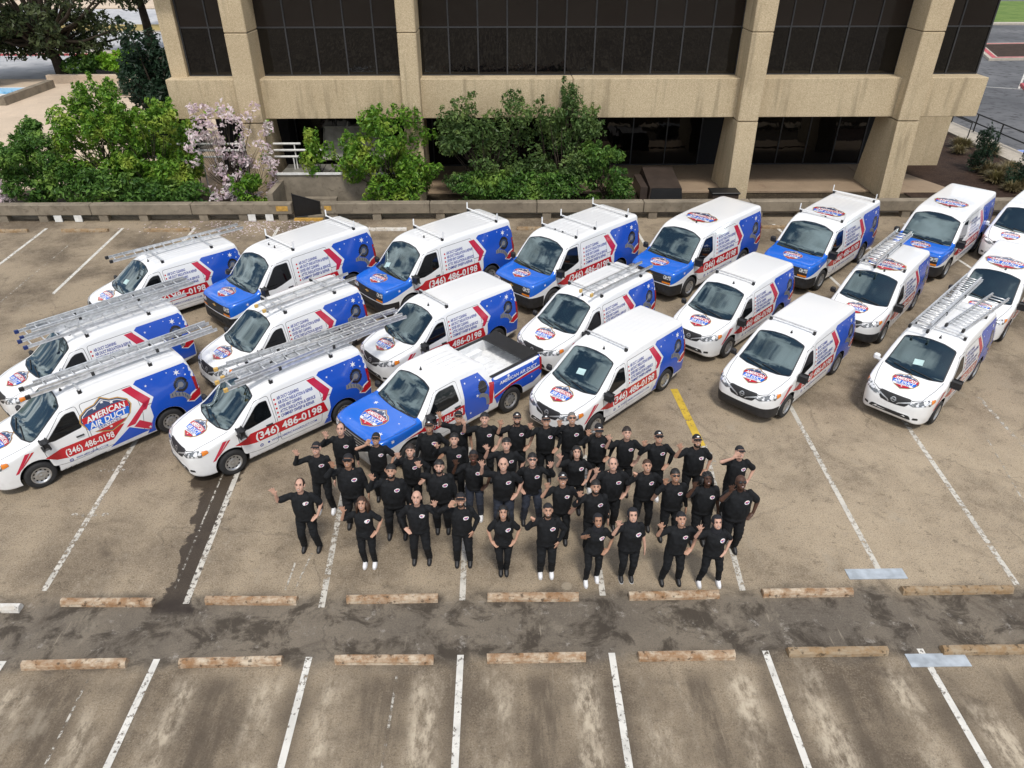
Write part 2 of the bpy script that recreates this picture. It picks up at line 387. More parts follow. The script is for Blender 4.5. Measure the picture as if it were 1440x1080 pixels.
M['line'] = linepaint('white_line_paint', (0.66, 0.64, 0.59), 0.43)
M['lineworn'] = linepaint('worn_white_line_paint', (0.56, 0.53, 0.47), 0.465)
M['linefaint'] = linepaint('faded_line_paint', (0.50, 0.47, 0.41), 0.53)
M['lineyellow'] = linepaint('yellow_line_paint', (0.58, 0.40, 0.05), 0.41)
M['plate'] = plain('steel_cover_plate', (0.40, 0.44, 0.48), 0.6, 0.2, 0.25, 4)

# people
M['polo'] = plain('black_polo_cloth', (0.010, 0.011, 0.013), 0.85, 0, 0.35, 14, 0, 0.25, 0.4, 25)
M['trouser'] = plain('black_trouser_cloth', (0.009, 0.010, 0.012), 0.8, 0, 0.3, 10, 0, 0.25, 0.3, 20)
M['denim'] = plain('dark_denim', (0.022, 0.028, 0.045), 0.85, 0, 0.3, 12)
M['shoeblack'] = plain('black_shoe', (0.012, 0.012, 0.014), 0.5)
M['shoewhite'] = plain('white_shoe', (0.72, 0.72, 0.74), 0.6)
M['sole'] = plain('shoe_sole', (0.62, 0.62, 0.62), 0.7)
M['hoodcloth'] = plain('black_headscarf', (0.010, 0.011, 0.016), 0.85)
M['capcloth'] = plain('black_cap_cloth', (0.010, 0.010, 0.013), 0.75)
SKINS = [(0.60, 0.36, 0.27), (0.52, 0.30, 0.21), (0.42, 0.23, 0.15), (0.26, 0.13, 0.08), (0.085, 0.042, 0.028)]
for i, s_ in enumerate(SKINS):
    q = NT('skin'); p = q.coord()
    q.bs(col=q.mix(q.step(q.noise(p, 9.0, 3.0), 0.35, 0.7), tuple(x * .88 for x in s_), s_), rough=0.5, spec=0.35, sub=0.0)
    M['skin%d' % i] = q.m
HAIRS = dict(black=(0.010, 0.009, 0.009), dark=(0.022, 0.014, 0.010), brown=(0.055, 0.026, 0.014), grey=(0.16, 0.15, 0.14))
for k, s_ in HAIRS.items():
    M['hair_' + k] = plain(k + '_hair', s_, 0.55, 0, 0.4, 40)
M['eye'] = plain('eye_dark', (0.015, 0.010, 0.008), 0.3)
M['lip'] = plain('lip', (0.30, 0.10, 0.085), 0.5)
M['teeth'] = plain('teeth', (0.75, 0.72, 0.68), 0.4)

# ------------------------------------------------------------------ mesh helpers
def link(name, me, parent=None, mats=None, smooth=False):
    o = bpy.data.objects.new(name, me); COL.objects.link(o)
    if parent is not None: o.parent = parent
    if mats is not None and not me.materials:
        for m_ in (mats if isinstance(mats, (list, tuple)) else [mats]): me.materials.append(m_)
    if smooth and me.polygons: me.polygons.foreach_set('use_smooth', [True] * len(me.polygons))
    return o

def empty(name, loc=(0, 0, 0), rz=0.0, parent=None):
    o = bpy.data.objects.new(name, None); COL.objects.link(o)
    o.empty_display_size = 0.2
    o.location = loc; o.rotation_euler = (0, 0, rz)
    if parent is not None: o.parent = parent
    return o

def tag(o, label=None, cat=None, group=None, kind=None):
    if label: o['label'] = label
    if cat: o['category'] = cat
    if group: o['group'] = group
    if kind: o['kind'] = kind
    return o

class MB:
    """collects vertices/faces; build() makes one mesh"""
    def __init__(s): s.v = []; s.f = []; s.mi = []
    def add(s, vs, fs, mi=0):
        b = len(s.v); s.v += [tuple(x) for x in vs]; s.f += [tuple(b + i for i in f) for f in fs]; s.mi += [mi] * len(fs); return s
    def box(s, x0, x1, y0, y1, z0, z1, mi=0, bev=0.0):
        if bev > 0:
            bm = bmesh.new(); bmesh.ops.create_cube(bm, size=1.0)
            for v in bm.verts: v.co = Vector(((x0 + x1) / 2 + v.co.x * (x1 - x0), (y0 + y1) / 2 + v.co.y * (y1 - y0), (z0 + z1) / 2 + v.co.z * (z1 - z0)))
            bmesh.ops.bevel(bm, geom=list(bm.edges), offset=bev, segments=1, affect='EDGES', profile=0.5)
            bm.verts.ensure_lookup_table()
            for i, v in enumerate(bm.verts): v.index = i
            s.add([v.co[:] for v in bm.verts], [[v.index for v in f.verts] for f in bm.faces], mi); bm.free(); return s
        v = [(x0, y0, z0), (x1, y0, z0), (x1, y1, z0), (x0, y1, z0), (x0, y0, z1), (x1, y0, z1), (x1, y1, z1), (x0, y1, z1)]
        return s.add(v, [(0, 3, 2, 1), (4, 5, 6, 7), (0, 1, 5, 4), (1, 2, 6, 5), (2, 3, 7, 6), (3, 0, 4, 7)], mi)
    def hexa(s, b, t, mi=0):
        """b, t: four bottom and four top corners, counter-clockwise from above"""
        return s.add(list(b) + list(t), [(0, 3, 2, 1), (4, 5, 6, 7), (0, 1, 5, 4), (1, 2, 6, 5), (2, 3, 7, 6), (3, 0, 4, 7)], mi)
    def tube(s, pts, rad, n=8, mi=0, cap=True):
        pts = [Vector(p) for p in pts]; k = len(pts)
        rad = rad if isinstance(rad, (list, tuple)) else [rad] * k
        rings = []
        ref = None
        for i in range(k):
            d = (pts[min(i + 1, k - 1)] - pts[max(i - 1, 0)]).normalized()
            if ref is None: ref = Vector((0, 0, 1)) if abs(d.z) < .9 else Vector((1, 0, 0))
            a = d.cross(ref)
            if a.length < 1e-4: a = d.cross(Vector((0, 1, 0)))
            a.normalize(); b = a.cross(d); ref = b
            rings.append([pts[i] + (a * math.cos(2 * math.pi * j / n) + b * math.sin(2 * math.pi * j / n)) * rad[i] for j in range(n)])
        v = [p for r_ in rings for p in r_]; f = []
        for i in range(k - 1):
            for j in range(n):
                j2 = (j + 1) % n
                f.append((i * n + j2, i * n + j, (i + 1) * n + j, (i + 1) * n + j2))
        if cap: f.append(tuple(range(n))); f.append(tuple((k - 1) * n + j for j in reversed(range(n))))
        return s.add(v, f, mi)
    def lathe(s, prof, n=24, axis='y', mi=0, centre=(0, 0, 0), cap=True):
        """prof: list of (radius, along)"""
        v = []; f = []; c = Vector(centre)
        for r_, h in prof:
            for j in range(n):
                a = 2 * math.pi * j / n
                p = (r_ * math.cos(a), h, r_ * math.sin(a)) if axis == 'y' else (r_ * math.cos(a), r_ * math.sin(a), h)
                v.append(tuple(c + Vector(p)))
        for i in range(len(prof) - 1):
            for j in range(n):
                j2 = (j + 1) % n
                f.append((i * n + j, i * n + j2, (i + 1) * n + j2, (i + 1) * n + j))
        if cap: f.append(tuple(reversed(range(n)))); f.append(tuple((len(prof) - 1) * n + j for j in range(n)))
        return s.add(v, f, mi)
    def ell(s, c, r_, n=12, m=8, rot=None, mi=0):
        c = Vector(c); v = []; f = []
        for i in range(1, m):
            t = math.pi * i / m
            for j in range(n):
                a = 2 * math.pi * j / n
                p = Vector((r_[0] * math.sin(t) * math.cos(a), r_[1] * math.sin(t) * math.sin(a), r_[2] * math.cos(t)))
                v.append(c + (rot @ p if rot else p))
        top = Vector((0, 0, r_[2])); bot = -top
        v.append(c + (rot @ top if rot else top)); v.append(c + (rot @ bot if rot else bot))
        T, B = len(v) - 2, len(v) - 1
        for j in range(n):
            j2 = (j + 1) % n
            f.append((T, j, j2)); f.append((B, (m - 2) * n + j2, (m - 2) * n + j))
            for i in range(m - 2): f.append((i * n + j, (i + 1) * n + j, (i + 1) * n + j2, i * n + j2))
        return s.add(v, f, mi)
    def capsule(s, a, b, ra, rb, n=10, mi=0):
        a, b = Vector(a), Vector(b); d = (b - a)
        L = d.length
        if L < 1e-5: return s.ell(a, (ra,) * 3, n, 6, None, mi)
        d.normalize()
        pts = []; rd = []
        for t in (-90, -60, -30, 0):
            pts.append(a + d * ra * math.sin(R(t))); rd.append(max(ra * math.cos(R(t)), ra * .08))
        for t in (0, 30, 60, 90):
            pts.append(b + d * rb * math.sin(R(t))); rd.append(max(rb * math.cos(R(t)), rb * .08))
        return s.tube(pts, rd, n, mi)
    def loft(s, rings, n=14, mi=0, exp=2.0):
        """rings: (centre, rx, ry) with horizontal axes, closed ends; exp>2 squarer"""
        v = []; f = []
        for c, rx, ry in rings:
            for j in range(n):
                a = 2 * math.pi * j / n; ca, sa = math.cos(a), math.sin(a)
                v.append((c[0] + rx * math.copysign(abs(ca) ** (2 / exp), ca), c[1] + ry * math.copysign(abs(sa) ** (2 / exp), sa), c[2]))
        for i in range(len(rings) - 1):
            for j in range(n):
                j2 = (j + 1) % n
                f.append((i * n + j, i * n + j2, (i + 1) * n + j2, (i + 1) * n + j))
        f.append(tuple(reversed(range(n)))); f.append(tuple((len(rings) - 1) * n + j for j in range(n)))
        return s.add(v, f, mi)
    def mesh(s, name):
        me = bpy.data.meshes.new(name); me.from_pydata(s.v, [], s.f)
        if any(s.mi): me.polygons.foreach_set('material_index', s.mi)
        me.update(); return me
    def build(s, name, mats, parent=None, smooth=False, loc=None):
        o = link(name, s.mesh(name), parent, mats, smooth)
        if loc is not None: o.location = loc
        return o

def fixnormals(me):
    bm = bmesh.new(); bm.from_mesh(me); bmesh.ops.recalc_face_normals(bm, faces=bm.faces); bm.to_mesh(me); bm.free(); me.update()

def evaluated(me, mods, name):
    """mesh with modifiers applied: mods is a function that adds them to a temporary object"""
    o = bpy.data.objects.new('tmp', me); COL.objects.link(o)
    extra = mods(o) or []
    dg = bpy.context.evaluated_depsgraph_get(); dg.update()
    out = bpy.data.meshes.new_from_object(o.evaluated_get(dg)); out.name = name
    for e in [o] + extra: bpy.data.objects.remove(e, do_unlink=True)
    return out

def structure(name, mb_or_me, mat_, smooth=False):
    me = mb_or_me.mesh(name) if isinstance(mb_or_me, MB) else mb_or_me
    return tag(link(name, me, None, mat_, smooth), kind='structure')

def sheet(x0, x1, y0, y1, z):
    return MB().add([(x0, y0, z), (x1, y0, z), (x1, y1, z), (x0, y1, z)], [(0, 1, 2, 3)])

def polysheet(pts, z):
    return MB().add([(x, y, z) for x, y in pts], [tuple(range(len(pts)))])

# ------------------------------------------------------------------ flat print that is laid onto curved bodywork
_TXT = {}
def text2d(body, bold=0.012, shear=0.0, spacing=1.0):
    key = (body, bold, shear, spacing)
    if key not in _TXT:
        cu = bpy.data.curves.new('txt', 'FONT'); cu.body = body; cu.size = 1.0; cu.offset = bold; cu.shear = shear
        cu.space_character = spacing; cu.resolution_u = 2; cu.align_x = 'LEFT'
        o = bpy.data.objects.new('txt', cu); COL.objects.link(o)
        dg = bpy.context.evaluated_depsgraph_get(); dg.update()
        me = bpy.data.meshes.new_from_object(o.evaluated_get(dg))
        bm = bmesh.new(); bm.from_mesh(me); bmesh.ops.remove_doubles(bm, verts=bm.verts, dist=1e-5)
        bmesh.ops.triangulate(bm, faces=bm.faces)
        for i, v in enumerate(bm.verts): v.index = i
        vs = [(v.co.x, v.co.y) for v in bm.verts]; fs = [[v.index for v in f.verts] for f in bm.faces]
        bm.free(); bpy.data.meshes.remove(me); bpy.data.objects.remove(o, do_unlink=True); bpy.data.curves.remove(cu)
        xs = [v[0] for v in vs]; ys = [v[1] for v in vs]
        x0, x1, y0, y1 = min(xs), max(xs), 0.0, 0.70
        _TXT[key] = ([((a - x0) / (x1 - x0), (b - y0) / (y1 - y0)) for a, b in vs], fs)
    return _TXT[key]

class Decal:
    def __init__(s): s.L = []
    def poly(s, pts, mat_, layer=0):
        s.L.append((list(pts), [tuple(range(len(pts)))], mat_, layer)); return s
    def text(s, body, x0, x1, y0, h, mat_, layer=1, bold=0.014, shear=0.0, warp=None, spacing=1.0, slope=0.0):
        vs, fs = text2d(body, bold, shear, spacing)
        out = []
        for a, b in vs:
            u, v = x0 + a * (x1 - x0), y0 + b * h + slope * a * (x1 - x0)
            if warp: u, v = warp(u, v)
            out.append((u, v))
        s.L.append((out, fs, mat_, layer)); return s
    def disc(s, cx, cy, r_, mat_, layer=1, n=14, ry=None):
        return s.poly([(cx + r_ * math.cos(2 * math.pi * i / n), cy + (ry or r_) * math.sin(2 * math.pi * i / n)) for i in range(n)], mat_, layer)
    def star(s, cx, cy, r_, mat_, layer=1, rot=0.0, k=5, inner=0.42):
        return s.poly([(cx + (r_ if i % 2 == 0 else r_ * inner) * math.sin(rot + math.pi * i / k), cy + (r_ if i % 2 == 0 else r_ * inner) * math.cos(rot + math.pi * i / k)) for i in range(2 * k)], mat_, layer)
    def band(s, pts, w, mat_, layer=1):
        """thick polyline"""
        P = [Vector((a, b)) for a, b in pts]; lft = []; rgt = []
        for i, p in enumerate(P):
            d = (P[min(i + 1, len(P) - 1)] - P[max(i - 1, 0)]).normalized(); nn = Vector((-d.y, d.x))
            lft.append(tuple(p + nn * w / 2)); rgt.append(tuple(p - nn * w / 2))
        return s.poly(lft + rgt[::-1], mat_, layer)
    def include(s, other, fn, layer=0):
        for vs, fs, m_, l_ in other.L: s.L.append(([fn(a, b) for a, b in vs], fs, m_, l_ + layer))
        return s
    def build(s, name, bvh, frame, parent, step=0.09, off=0.004, dl=0.0016, cache={}):
        key = (name, id(s), id(bvh))
        if key not in cache:
            mats = []; bmo = bmesh.new()
            for vs, fs, mk, lay in s.L:
                bm = bmesh.new()
                bv = [bm.verts.new((a, b, 0)) for a, b in vs]
                for f in fs:
                    try: bm.faces.new([bv[i] for i in f])
                    except ValueError: pass
                bmesh.ops.triangulate(bm, faces=bm.faces)
                for ax in (0, 1):
                    lo = min(p[ax] for p in vs); hi = max(p[ax] for p in vs)
                    t = math.floor(lo / step) * step + step
                    while t < hi:
                        nn = (1, 0, 0) if ax == 0 else (0, 1, 0); co = (t, 0, 0) if ax == 0 else (0, t, 0)
                        bmesh.ops.bisect_plane(bm, geom=list(bm.verts) + list(bm.edges) + list(bm.faces), dist=1e-6, plane_co=co, plane_no=nn)
                        t += step
                if mk not in mats: mats.append(mk)
                mi = mats.index(mk)
                mp = {}
                for v in bm.verts:
                    org, d = frame(v.co.x, v.co.y)
                    hit, nr, idx, dist = bvh.ray_cast(Vector(org), Vector(d))
                    if hit is None: hit, nr, idx, dist = bvh.find_nearest(Vector(org) + Vector(d) * 3)
                    if nr.dot(Vector(d)) > 0: nr = -nr
                    mp[v] = bmo.verts.new(hit + nr * (off + dl * lay))
                for f in bm.faces:
                    try:
                        nf = bmo.faces.new([mp[v] for v in f.verts]); nf.material_index = mi; nf.smooth = True
                        nf.normal_update()
                        if nf.normal.dot(Vector(frame(0, 0)[1])) > 0: nf.normal_flip()
                    except ValueError: pass
                bm.free()
            me = bpy.data.meshes.new(name); bmo.to_mesh(me); bmo.free()
            for k in mats: me.materials.append(M[k])
            cache[key] = me
        return link(name, cache[key], parent)

F_LEFT = lambda u, v: ((u, -4.0, v), (0, 1, 0))
F_RIGHT = lambda u, v: ((u, 4.0, v), (0, -1, 0))
F_TOP = lambda u, v: ((u, v, 5.0), (0, 0, -1))
F_FRONT = lambda u, v: ((-5.0, u, v), (1, 0, 0))
F_REAR = lambda u, v: ((9.0, u, v), (-1, 0, 0))
def F_DIAG(px, py, pz, dx, dy, dz):
    """u sideways, v up, looking along d through the point p"""
    d = Vector((dx, dy, dz)).normalized(); side = d.cross(Vector((0, 0, 1))).normalized(); up = side.cross(d)
    def fn(u, v):
        o = Vector((px, py, pz)) + side * u + up * v - d * 3
        return tuple(o), tuple(d)
    return fn

def rounded(pts, r_=0.05, k=4):
    out = []; n = len(pts)
    for i in range(n):
        p0, p1, p2 = Vector(pts[i - 1]), Vector(pts[i]), Vector(pts[(i + 1) % n])
        a = (p0 - p1); b = (p2 - p1); q = min(r_, a.length * .45, b.length * .45)
        a = p1 + a.normalized() * q; b = p1 + b.normalized() * q
        for j in range(k + 1):
            t = j / k; out.append(tuple((1 - t) ** 2 * a + 2 * t * (1 - t) * p1 + t * t * b))
    return out

def outset(pts, w):
    """grow a polygon outward by w (counter-clockwise or not)"""
    P = [Vector(p) for p in pts]; n = len(P)
    area = sum(P[i].x * P[(i + 1) % n].y - P[(i + 1) % n].x * P[i].y for i in range(n))
    sg = 1 if area > 0 else -1; out = []
    for i in range(n):
        d1 = (P[i] - P[i - 1]); d2 = (P[(i + 1) % n] - P[i])
        if d1.length < 1e-6 or d2.length < 1e-6: out.append(tuple(P[i])); continue
        d1.normalize(); d2.normalize(); n1 = Vector((d1.y, -d1.x)) * sg; n2 = Vector((d2.y, -d2.x)) * sg
        b = (n1 + n2)
        if b.length < 1e-3: out.append(tuple(P[i] + n1 * w)); continue
        b.normalize(); out.append(tuple(P[i] + b * (w / max(0.4, b.dot(n1)))))
    return out

# the shield badge: unit box about 2 wide, 1.7 high
def badge():
    d = Decal()
    out = [(-1.0, .10), (-.92, .38), (-.62, .60), (-.30, .66), (0, .88), (.30, .66), (.62, .60), (.92, .38), (1.0, .10), (.84, -.30), (.55, -.58), (0, -.82), (-.55, -.58), (-.84, -.30)]
    d.poly(outset(out, .05), 'gold', 0)
    d.poly(out, 'slate', 1)
    d.poly(outset(out, -.055), 'decalwhite', 2)
    d.poly(outset(out, -.085), 'slate', 3)
    wv = lambda u: .05 * math.sin(u * 2.2)
    xs = [-.93 + i * 1.86 / 12 for i in range(13)]
    d.poly([(x, .38 - .10 * x * x + wv(x)) for x in xs] + [(x, -.02 + wv(x)) for x in reversed(xs)], 'red', 4)
    d.poly([(x * .97, .02 + wv(x)) for x in xs] + [(x * .90, -.36 + wv(x)) for x in reversed(xs)], 'bluehood', 5)
    d.poly([(x * .86, -.33 + wv(x)) for x in xs] + [(x * .74, -.50 + wv(x)) for x in reversed(xs)], 'decalwhite', 6)
    d.poly([(-.62, -.47), (.62, -.47), (.46, -.60), (0, -.76), (-.46, -.60)], 'red', 5)
    for x in (-.34, 0, .34): d.star(x, .56 + (.12 if x == 0 else -.04), .09, 'decalwhite', 5)
    d.star(0, -.60, .08, 'decalwhite', 7)
    wp = lambda u, v: (u, v + wv(u) - .10 * u * u * (1 if v > .02 else 0))
    d.text('AMERICAN', -.80, .80, .07, .27, 'decalwhite', 8, .026, 0.12, wp)
    d.text('AIR DUCT', -.76, .76, -.29, .27, 'decalwhite', 8, .026, 0.12, wp)
    d.text('SERVICES', -.48, .48, -.47, .12, 'ink', 8, .014, 0.0, wp)
    return d
BADGE = badge()

def pch(xs, ys):
    """monotone-ish smooth interpolator"""
    xs = np.array(xs, float); ys = np.array(ys, float); h = np.diff(xs); dlt = np.diff(ys) / h
    m = np.zeros_like(xs); m[0], m[-1] = dlt[0], dlt[-1]
    for i in range(1, len(xs) - 1):
        if dlt[i - 1] * dlt[i] <= 0: m[i] = 0
        else:
            w1, w2 = 2 * h[i] + h[i - 1], h[i] + 2 * h[i - 1]; m[i] = (w1 + w2) / (w1 / dlt[i - 1] + w2 / dlt[i])
    def fn(x):
        x = np.clip(np.asarray(x, float), xs[0], xs[-1]); i = np.clip(np.searchsorted(xs, x) - 1, 0, len(h) - 1)
        t = (x - xs[i]) / h[i]
        return (ys[i] * (1 + 2 * t) * (1 - t) ** 2 + m[i] * h[i] * t * (1 - t) ** 2 + ys[i + 1] * t * t * (3 - 2 * t) + m[i + 1] * h[i] * t * t * (t - 1))
    return fn

def smin(a, b, k):
    h = np.clip(0.5 + 0.5 * (b - a) / k, 0, 1)
    return b * (1 - h) + a * h - k * h * (1 - h)

def shell(top, wplan, tumble, bottom, rear, bow, crown, stations, n=96, k=0.09, kr=0.07):
    """closed car shell: sections solved from top profile, plan width, tumblehome; returns a mesh"""
    S = np.array(stations, float)[:, None]
    th = np.linspace(-math.pi / 2, math.pi / 2, n)[None, :]
    zt = top(S); zb = bottom(S); zc = (zt + zb) / 2
    lo = np.zeros((S.shape[0], n)); hi = np.full((S.shape[0], n), 3.0)
    ct, st = np.cos(th), np.sin(th)
    for _ in range(46):
        r_ = (lo + hi) / 2; y = r_ * ct; z = zc + r_ * st
        T = top(S - bow * y * y) - crown * y * y
        W = wplan(S) * tumble(z)
        f = smin(T - z, W - y, k)
        f = smin(f, z - zb, 0.05)
        f = smin(f, rear(z) - S, kr)
        ins = f > 0; lo = np.where(ins, r_, lo); hi = np.where(ins, hi, r_)
    y = lo * ct; z = zc + lo * st; x = np.repeat(S, n, 1)
    v = []; f = []; m = 2 * n - 2; ns = S.shape[0]
    for i in range(ns):
        for j in range(n): v.append((x[i, j], y[i, j] if 0 < j < n - 1 else 0.0, z[i, j]))
        for j in range(n - 2, 0, -1): v.append((x[i, j], -y[i, j], z[i, j]))
    for i in range(ns - 1):
        for j in range(m):
            j2 = (j + 1) % m; f.append((i * m + j, i * m + j2, (i + 1) * m + j2, (i + 1) * m + j))
    f.append(tuple(reversed(range(m)))); f.append(tuple((ns - 1) * m + j for j in range(m)))
    me = bpy.data.meshes.new('shell'); me.from_pydata(v, [], f); me.update(); fixnormals(me); return me

def cyl_y(cx, cz, r_, y0, y1, n=40):
    me = MB().lathe([(r_, y0), (r_, y1)], n, 'y', 0, (cx, 0, cz)).mesh('cut'); fixnormals(me); return me

def cut(me, cutters, name):
    def mods(o):
        ex = []
        for c in cutters:
            co = bpy.data.objects.new('cut', c); COL.objects.link(co); ex.append(co)
            md = o.modifiers.new('b', 'BOOLEAN'); md.object = co; md.operation = 'DIFFERENCE'; md.solver = 'EXACT'
        return ex
    return evaluated(me, mods, name)

def split_by(me, planes, test, name_in, name_out):
    """bisect along planes, then split faces passing test(centre) into a second mesh"""
    bm = bmesh.new(); bm.from_mesh(me)
    for co, no in planes:
        bmesh.ops.bisect_plane(bm, geom=list(bm.verts) + list(bm.edges) + list(bm.faces), dist=1e-5, plane_co=co, plane_no=no)
    sel = {f for f in bm.faces if test(f.calc_center_median())}
    res = []
    for nm, keep in ((name_in, sel), (name_out, set(bm.faces) - sel)):
        b2 = bmesh.new(); mp = {}
        for f in bm.faces:
            if f in keep:
                vs = []
                for v in f.verts:
                    if v not in mp: mp[v] = b2.verts.new(v.co)
                    vs.append(mp[v])
                try:
                    g = b2.faces.new(vs); g.material_index = f.material_index; g.smooth = True
                except ValueError: pass
        m2 = bpy.data.meshes.new(nm); b2.to_mesh(m2); b2.free(); m2.set_sharp_from_angle(angle=R(38)); res.append(m2)
    bm.free(); return res

# ------------------------------------------------------------------ wheels
def wheel_meshes(rad, wid, rim):
    hw = wid / 2
    t = MB().lathe([(rim, -hw * .92), (rim + .02, -hw), (rad - .035, -hw), (rad - .012, -hw * .86), (rad, -hw * .6), (rad, hw * .6), (rad - .012, hw * .86), (rad - .035, hw), (rim + .02, hw), (rim, hw * .92)], 36, 'y', 0, (0, 0, 0), False).mesh('tyre')
    fixnormals(t)
    r_ = MB()
    for sg in (-1, 1):
        o = sg * hw
        r_.lathe([(rim + .006, o * .9), (rim - .012, o * .96), (rim - .03, o * .80), (rim * .80, o * .62), (rim * .62, o * .60), (rim * .45, o * .80), (rim * .36, o * .82), (rim * .30, o * .70), (.03, o * .92), (.002, o * .95)], 32, 'y', 0, (0, 0, 0), False)
        for i in range(10):
            a = 2 * math.pi * i / 10; cx, cz = rim * .71 * math.cos(a), rim * .71 * math.sin(a)
            q = rim * .085; dx, dz = -math.sin(a), math.cos(a)
            pts = [(cx + dx * q * 1.5 * math.cos(w) + math.cos(a) * q * math.sin(w), o * .63, cz + dz * q * 1.5 * math.cos(w) + math.sin(a) * q * math.sin(w)) for w in [math.pi * j / 4 for j in range(8)]]
            r_.add(pts, [tuple(range(8))], 1)
    rm = r_.mesh('rim')
    return t, rm
WH = {}
def put_wheel(parent, x, y, rad, wid, rim, key):
    if key not in WH:
        WH[key] = wheel_meshes(rad, wid, rim)
    t, r_ = WH[key]
    w = empty('wheel', (x, y, rad), 0, parent)
    w.rotation_euler = (0, random.uniform(0, 1.2), 0)
    link('tyre', t, w, M['rubber'], True); link('rim', r_, w, [M['steel'], M['well']], True)

# ------------------------------------------------------------------ van bodies
SPEC = {}
def spec_small():
    top = pch([-.92, -.905, -.88, -.80, -.62, -.30, .0, .12, .30, .55, .84, .98, 1.25, 1.8, 2.8, 3.5, 3.75, 3.86], [.46, .62, .74, .865, .955, 1.055, 1.135, 1.175, 1.30, 1.49, 1.695, 1.755, 1.81, 1.85, 1.86, 1.84, 1.815, 1.79])
    wpl = pch([-.92, -.90, -.86, -.78, -.66, -.45, .0, .5, 3.0, 3.6, 3.86], [.34, .46, .57, .68, .765, .825, .862, .872, .872, .862, .835])
    tum = pch([.1, .25, .5, .75, 1.0, 1.15, 1.5, 1.75, 1.9], [.93, .965, .995, 1.0, .992, .972, .895, .825, .785])
    bot = pch([-.92, -.86, -.75, -.5, 3.3, 3.86], [.40, .27, .22, .19, .19, .28])
    rear = pch([0, .9, 1.3, 1.7, 2.0], [3.86, 3.85, 3.82, 3.74, 3.66])
    st = [-.92, -.915, -.905, -.89, -.87, -.84, -.80, -.75, -.69, -.62] + list(np.arange(-.54, 1.5, .055)) + list(np.arange(1.5, 3.5, .12)) + [3.5, 3.58, 3.65, 3.70, 3.74, 3.77, 3.80, 3.82, 3.84, 3.85, 3.858]
    me = shell(top, wpl, tum, bot, rear, .13, .025, st)
    return dict(me=me, wb=2.96, wr=.325, ww=.195, rim=.205, track=.775, arch=.395, bump_z=.53, bump_x=-.40, sx=1.0, sz=1.0, x0=0.0, roof=1.86)
def spec_large():
    top = pch([-1.02, -1.01, -.99, -.955, -.90, -.72, -.40, -.12, -.02, .14, .40, .66, .80, 1.1, 1.6, 2.5, 4.1, 4.4, 4.6], [.50, .74, .93, 1.05, 1.095, 1.14, 1.185, 1.215, 1.25, 1.41, 1.69, 1.93, 2.01, 2.085, 2.13, 2.16, 2.16, 2.13, 2.09])
    wpl = pch([-1.02, -1.0, -.96, -.88, -.70, -.4, .2, 3.6, 4.3, 4.6], [.62, .72, .80, .86, .915, .955, .975, .975, .965, .94])
    tum = pch([.1, .3, .55, .8, 1.15, 1.3, 1.8, 2.05, 2.2], [.93, .97, 1.0, 1.0, .985, .965, .895, .855, .82])
    bot = pch([-1.02, -.98, -.85, -.6, 4.2, 4.6], [.38, .30, .26, .24, .26, .34])
    rear = pch([0, 1.0, 1.5, 2.0, 2.3], [4.60, 4.59, 4.56, 4.49, 4.42])
    st = [-1.02, -1.016, -1.008, -.998, -.985, -.965, -.94, -.91, -.87, -.82, -.76, -.69] + list(np.arange(-.62, 1.5, .06)) + list(np.arange(1.5, 4.2, .14)) + [4.22, 4.30, 4.37, 4.42, 4.46, 4.50, 4.53, 4.555, 4.575, 4.59, 4.598]
    me = shell(top, wpl, tum, bot, rear, .07, .022, st)
    return dict(me=me, wb=3.43, wr=.365, ww=.225, rim=.225, track=.865, arch=.435, bump_z=.66, bump_x=-.44, sx=1.19, sz=1.155, x0=0.0, roof=2.16, blue=((-.9, .72), (.05, 1.02), .10))

def finish_spec(sp, name):
    me = sp['me']
    sp['bvh'] = BVHTree.FromPolygons([v.co.copy() for v in me.vertices], [list(p.vertices) for p in me.polygons])
    cs = []
    for ax in (0.0, sp['wb']):
        for sg in (-1, 1):
            cs.append(cyl_y(ax, sp['wr'] + .02, sp['arch'], sg * .50 if sg > 0 else -1.4, 1.4 if sg > 0 else -.50))
    if 'extra_cut' in sp: cs += sp['extra_cut']
    body = cut(me, cs, name)
    bm = bmesh.new(); bm.from_mesh(body)
    for f in bm.faces:
        c = f.calc_center_median(); f.smooth = True
        for ax in (0.0, sp['wb']):
            d = math.hypot(c.x - ax, c.z - sp['wr'] - .02)
            if d < sp['arch'] + .004 and abs(c.y) < 1.3 and (d < sp['arch'] - .03 or abs(f.normal.y) < .5) and c.z < sp['wr'] + .02 + sp['arch'] and c.z > .15:
                f.material_index = 1
        if c.z < .30 and f.normal.z < -.5: f.material_index = 1
    if 'blue' in sp:                                               # blue wrap over hood and upper wings
        (xa, za), (xb, zb), xr = sp['blue']; nn = Vector((-(zb - za), 0, xb - xa)).normalized()
        for co, no in (((xa, 0, za), nn), ((xr, 0, 0), Vector((1, 0, 0)))):
            bmesh.ops.bisect_plane(bm, geom=list(bm.verts) + list(bm.edges) + list(bm.faces), dist=1e-5, plane_co=co, plane_no=no)
        for f in bm.faces:
            c = f.calc_center_median()
            if c.x < xr and (c - Vector((xa, 0, za))).dot(nn) > 0 and f.material_index == 0: f.material_index = 2
    bm.to_mesh(body); bm.free()
    bz, bx = sp['bump_z'], sp['bump_x']
    bumper, rest = split_by(body, [((0, 0, bz), (0, 0, 1)), ((bx, 0, 0), (1, 0, 0))], lambda c: c.z < bz and c.x < bx, 'front_bumper', 'body')
    sp['bumper'], sp['body'] = bumper, rest
    return sp
SPEC['small'] = finish_spec(spec_small(), 'van_body')
SPEC['large'] = finish_spec(spec_large(), 'van_body')

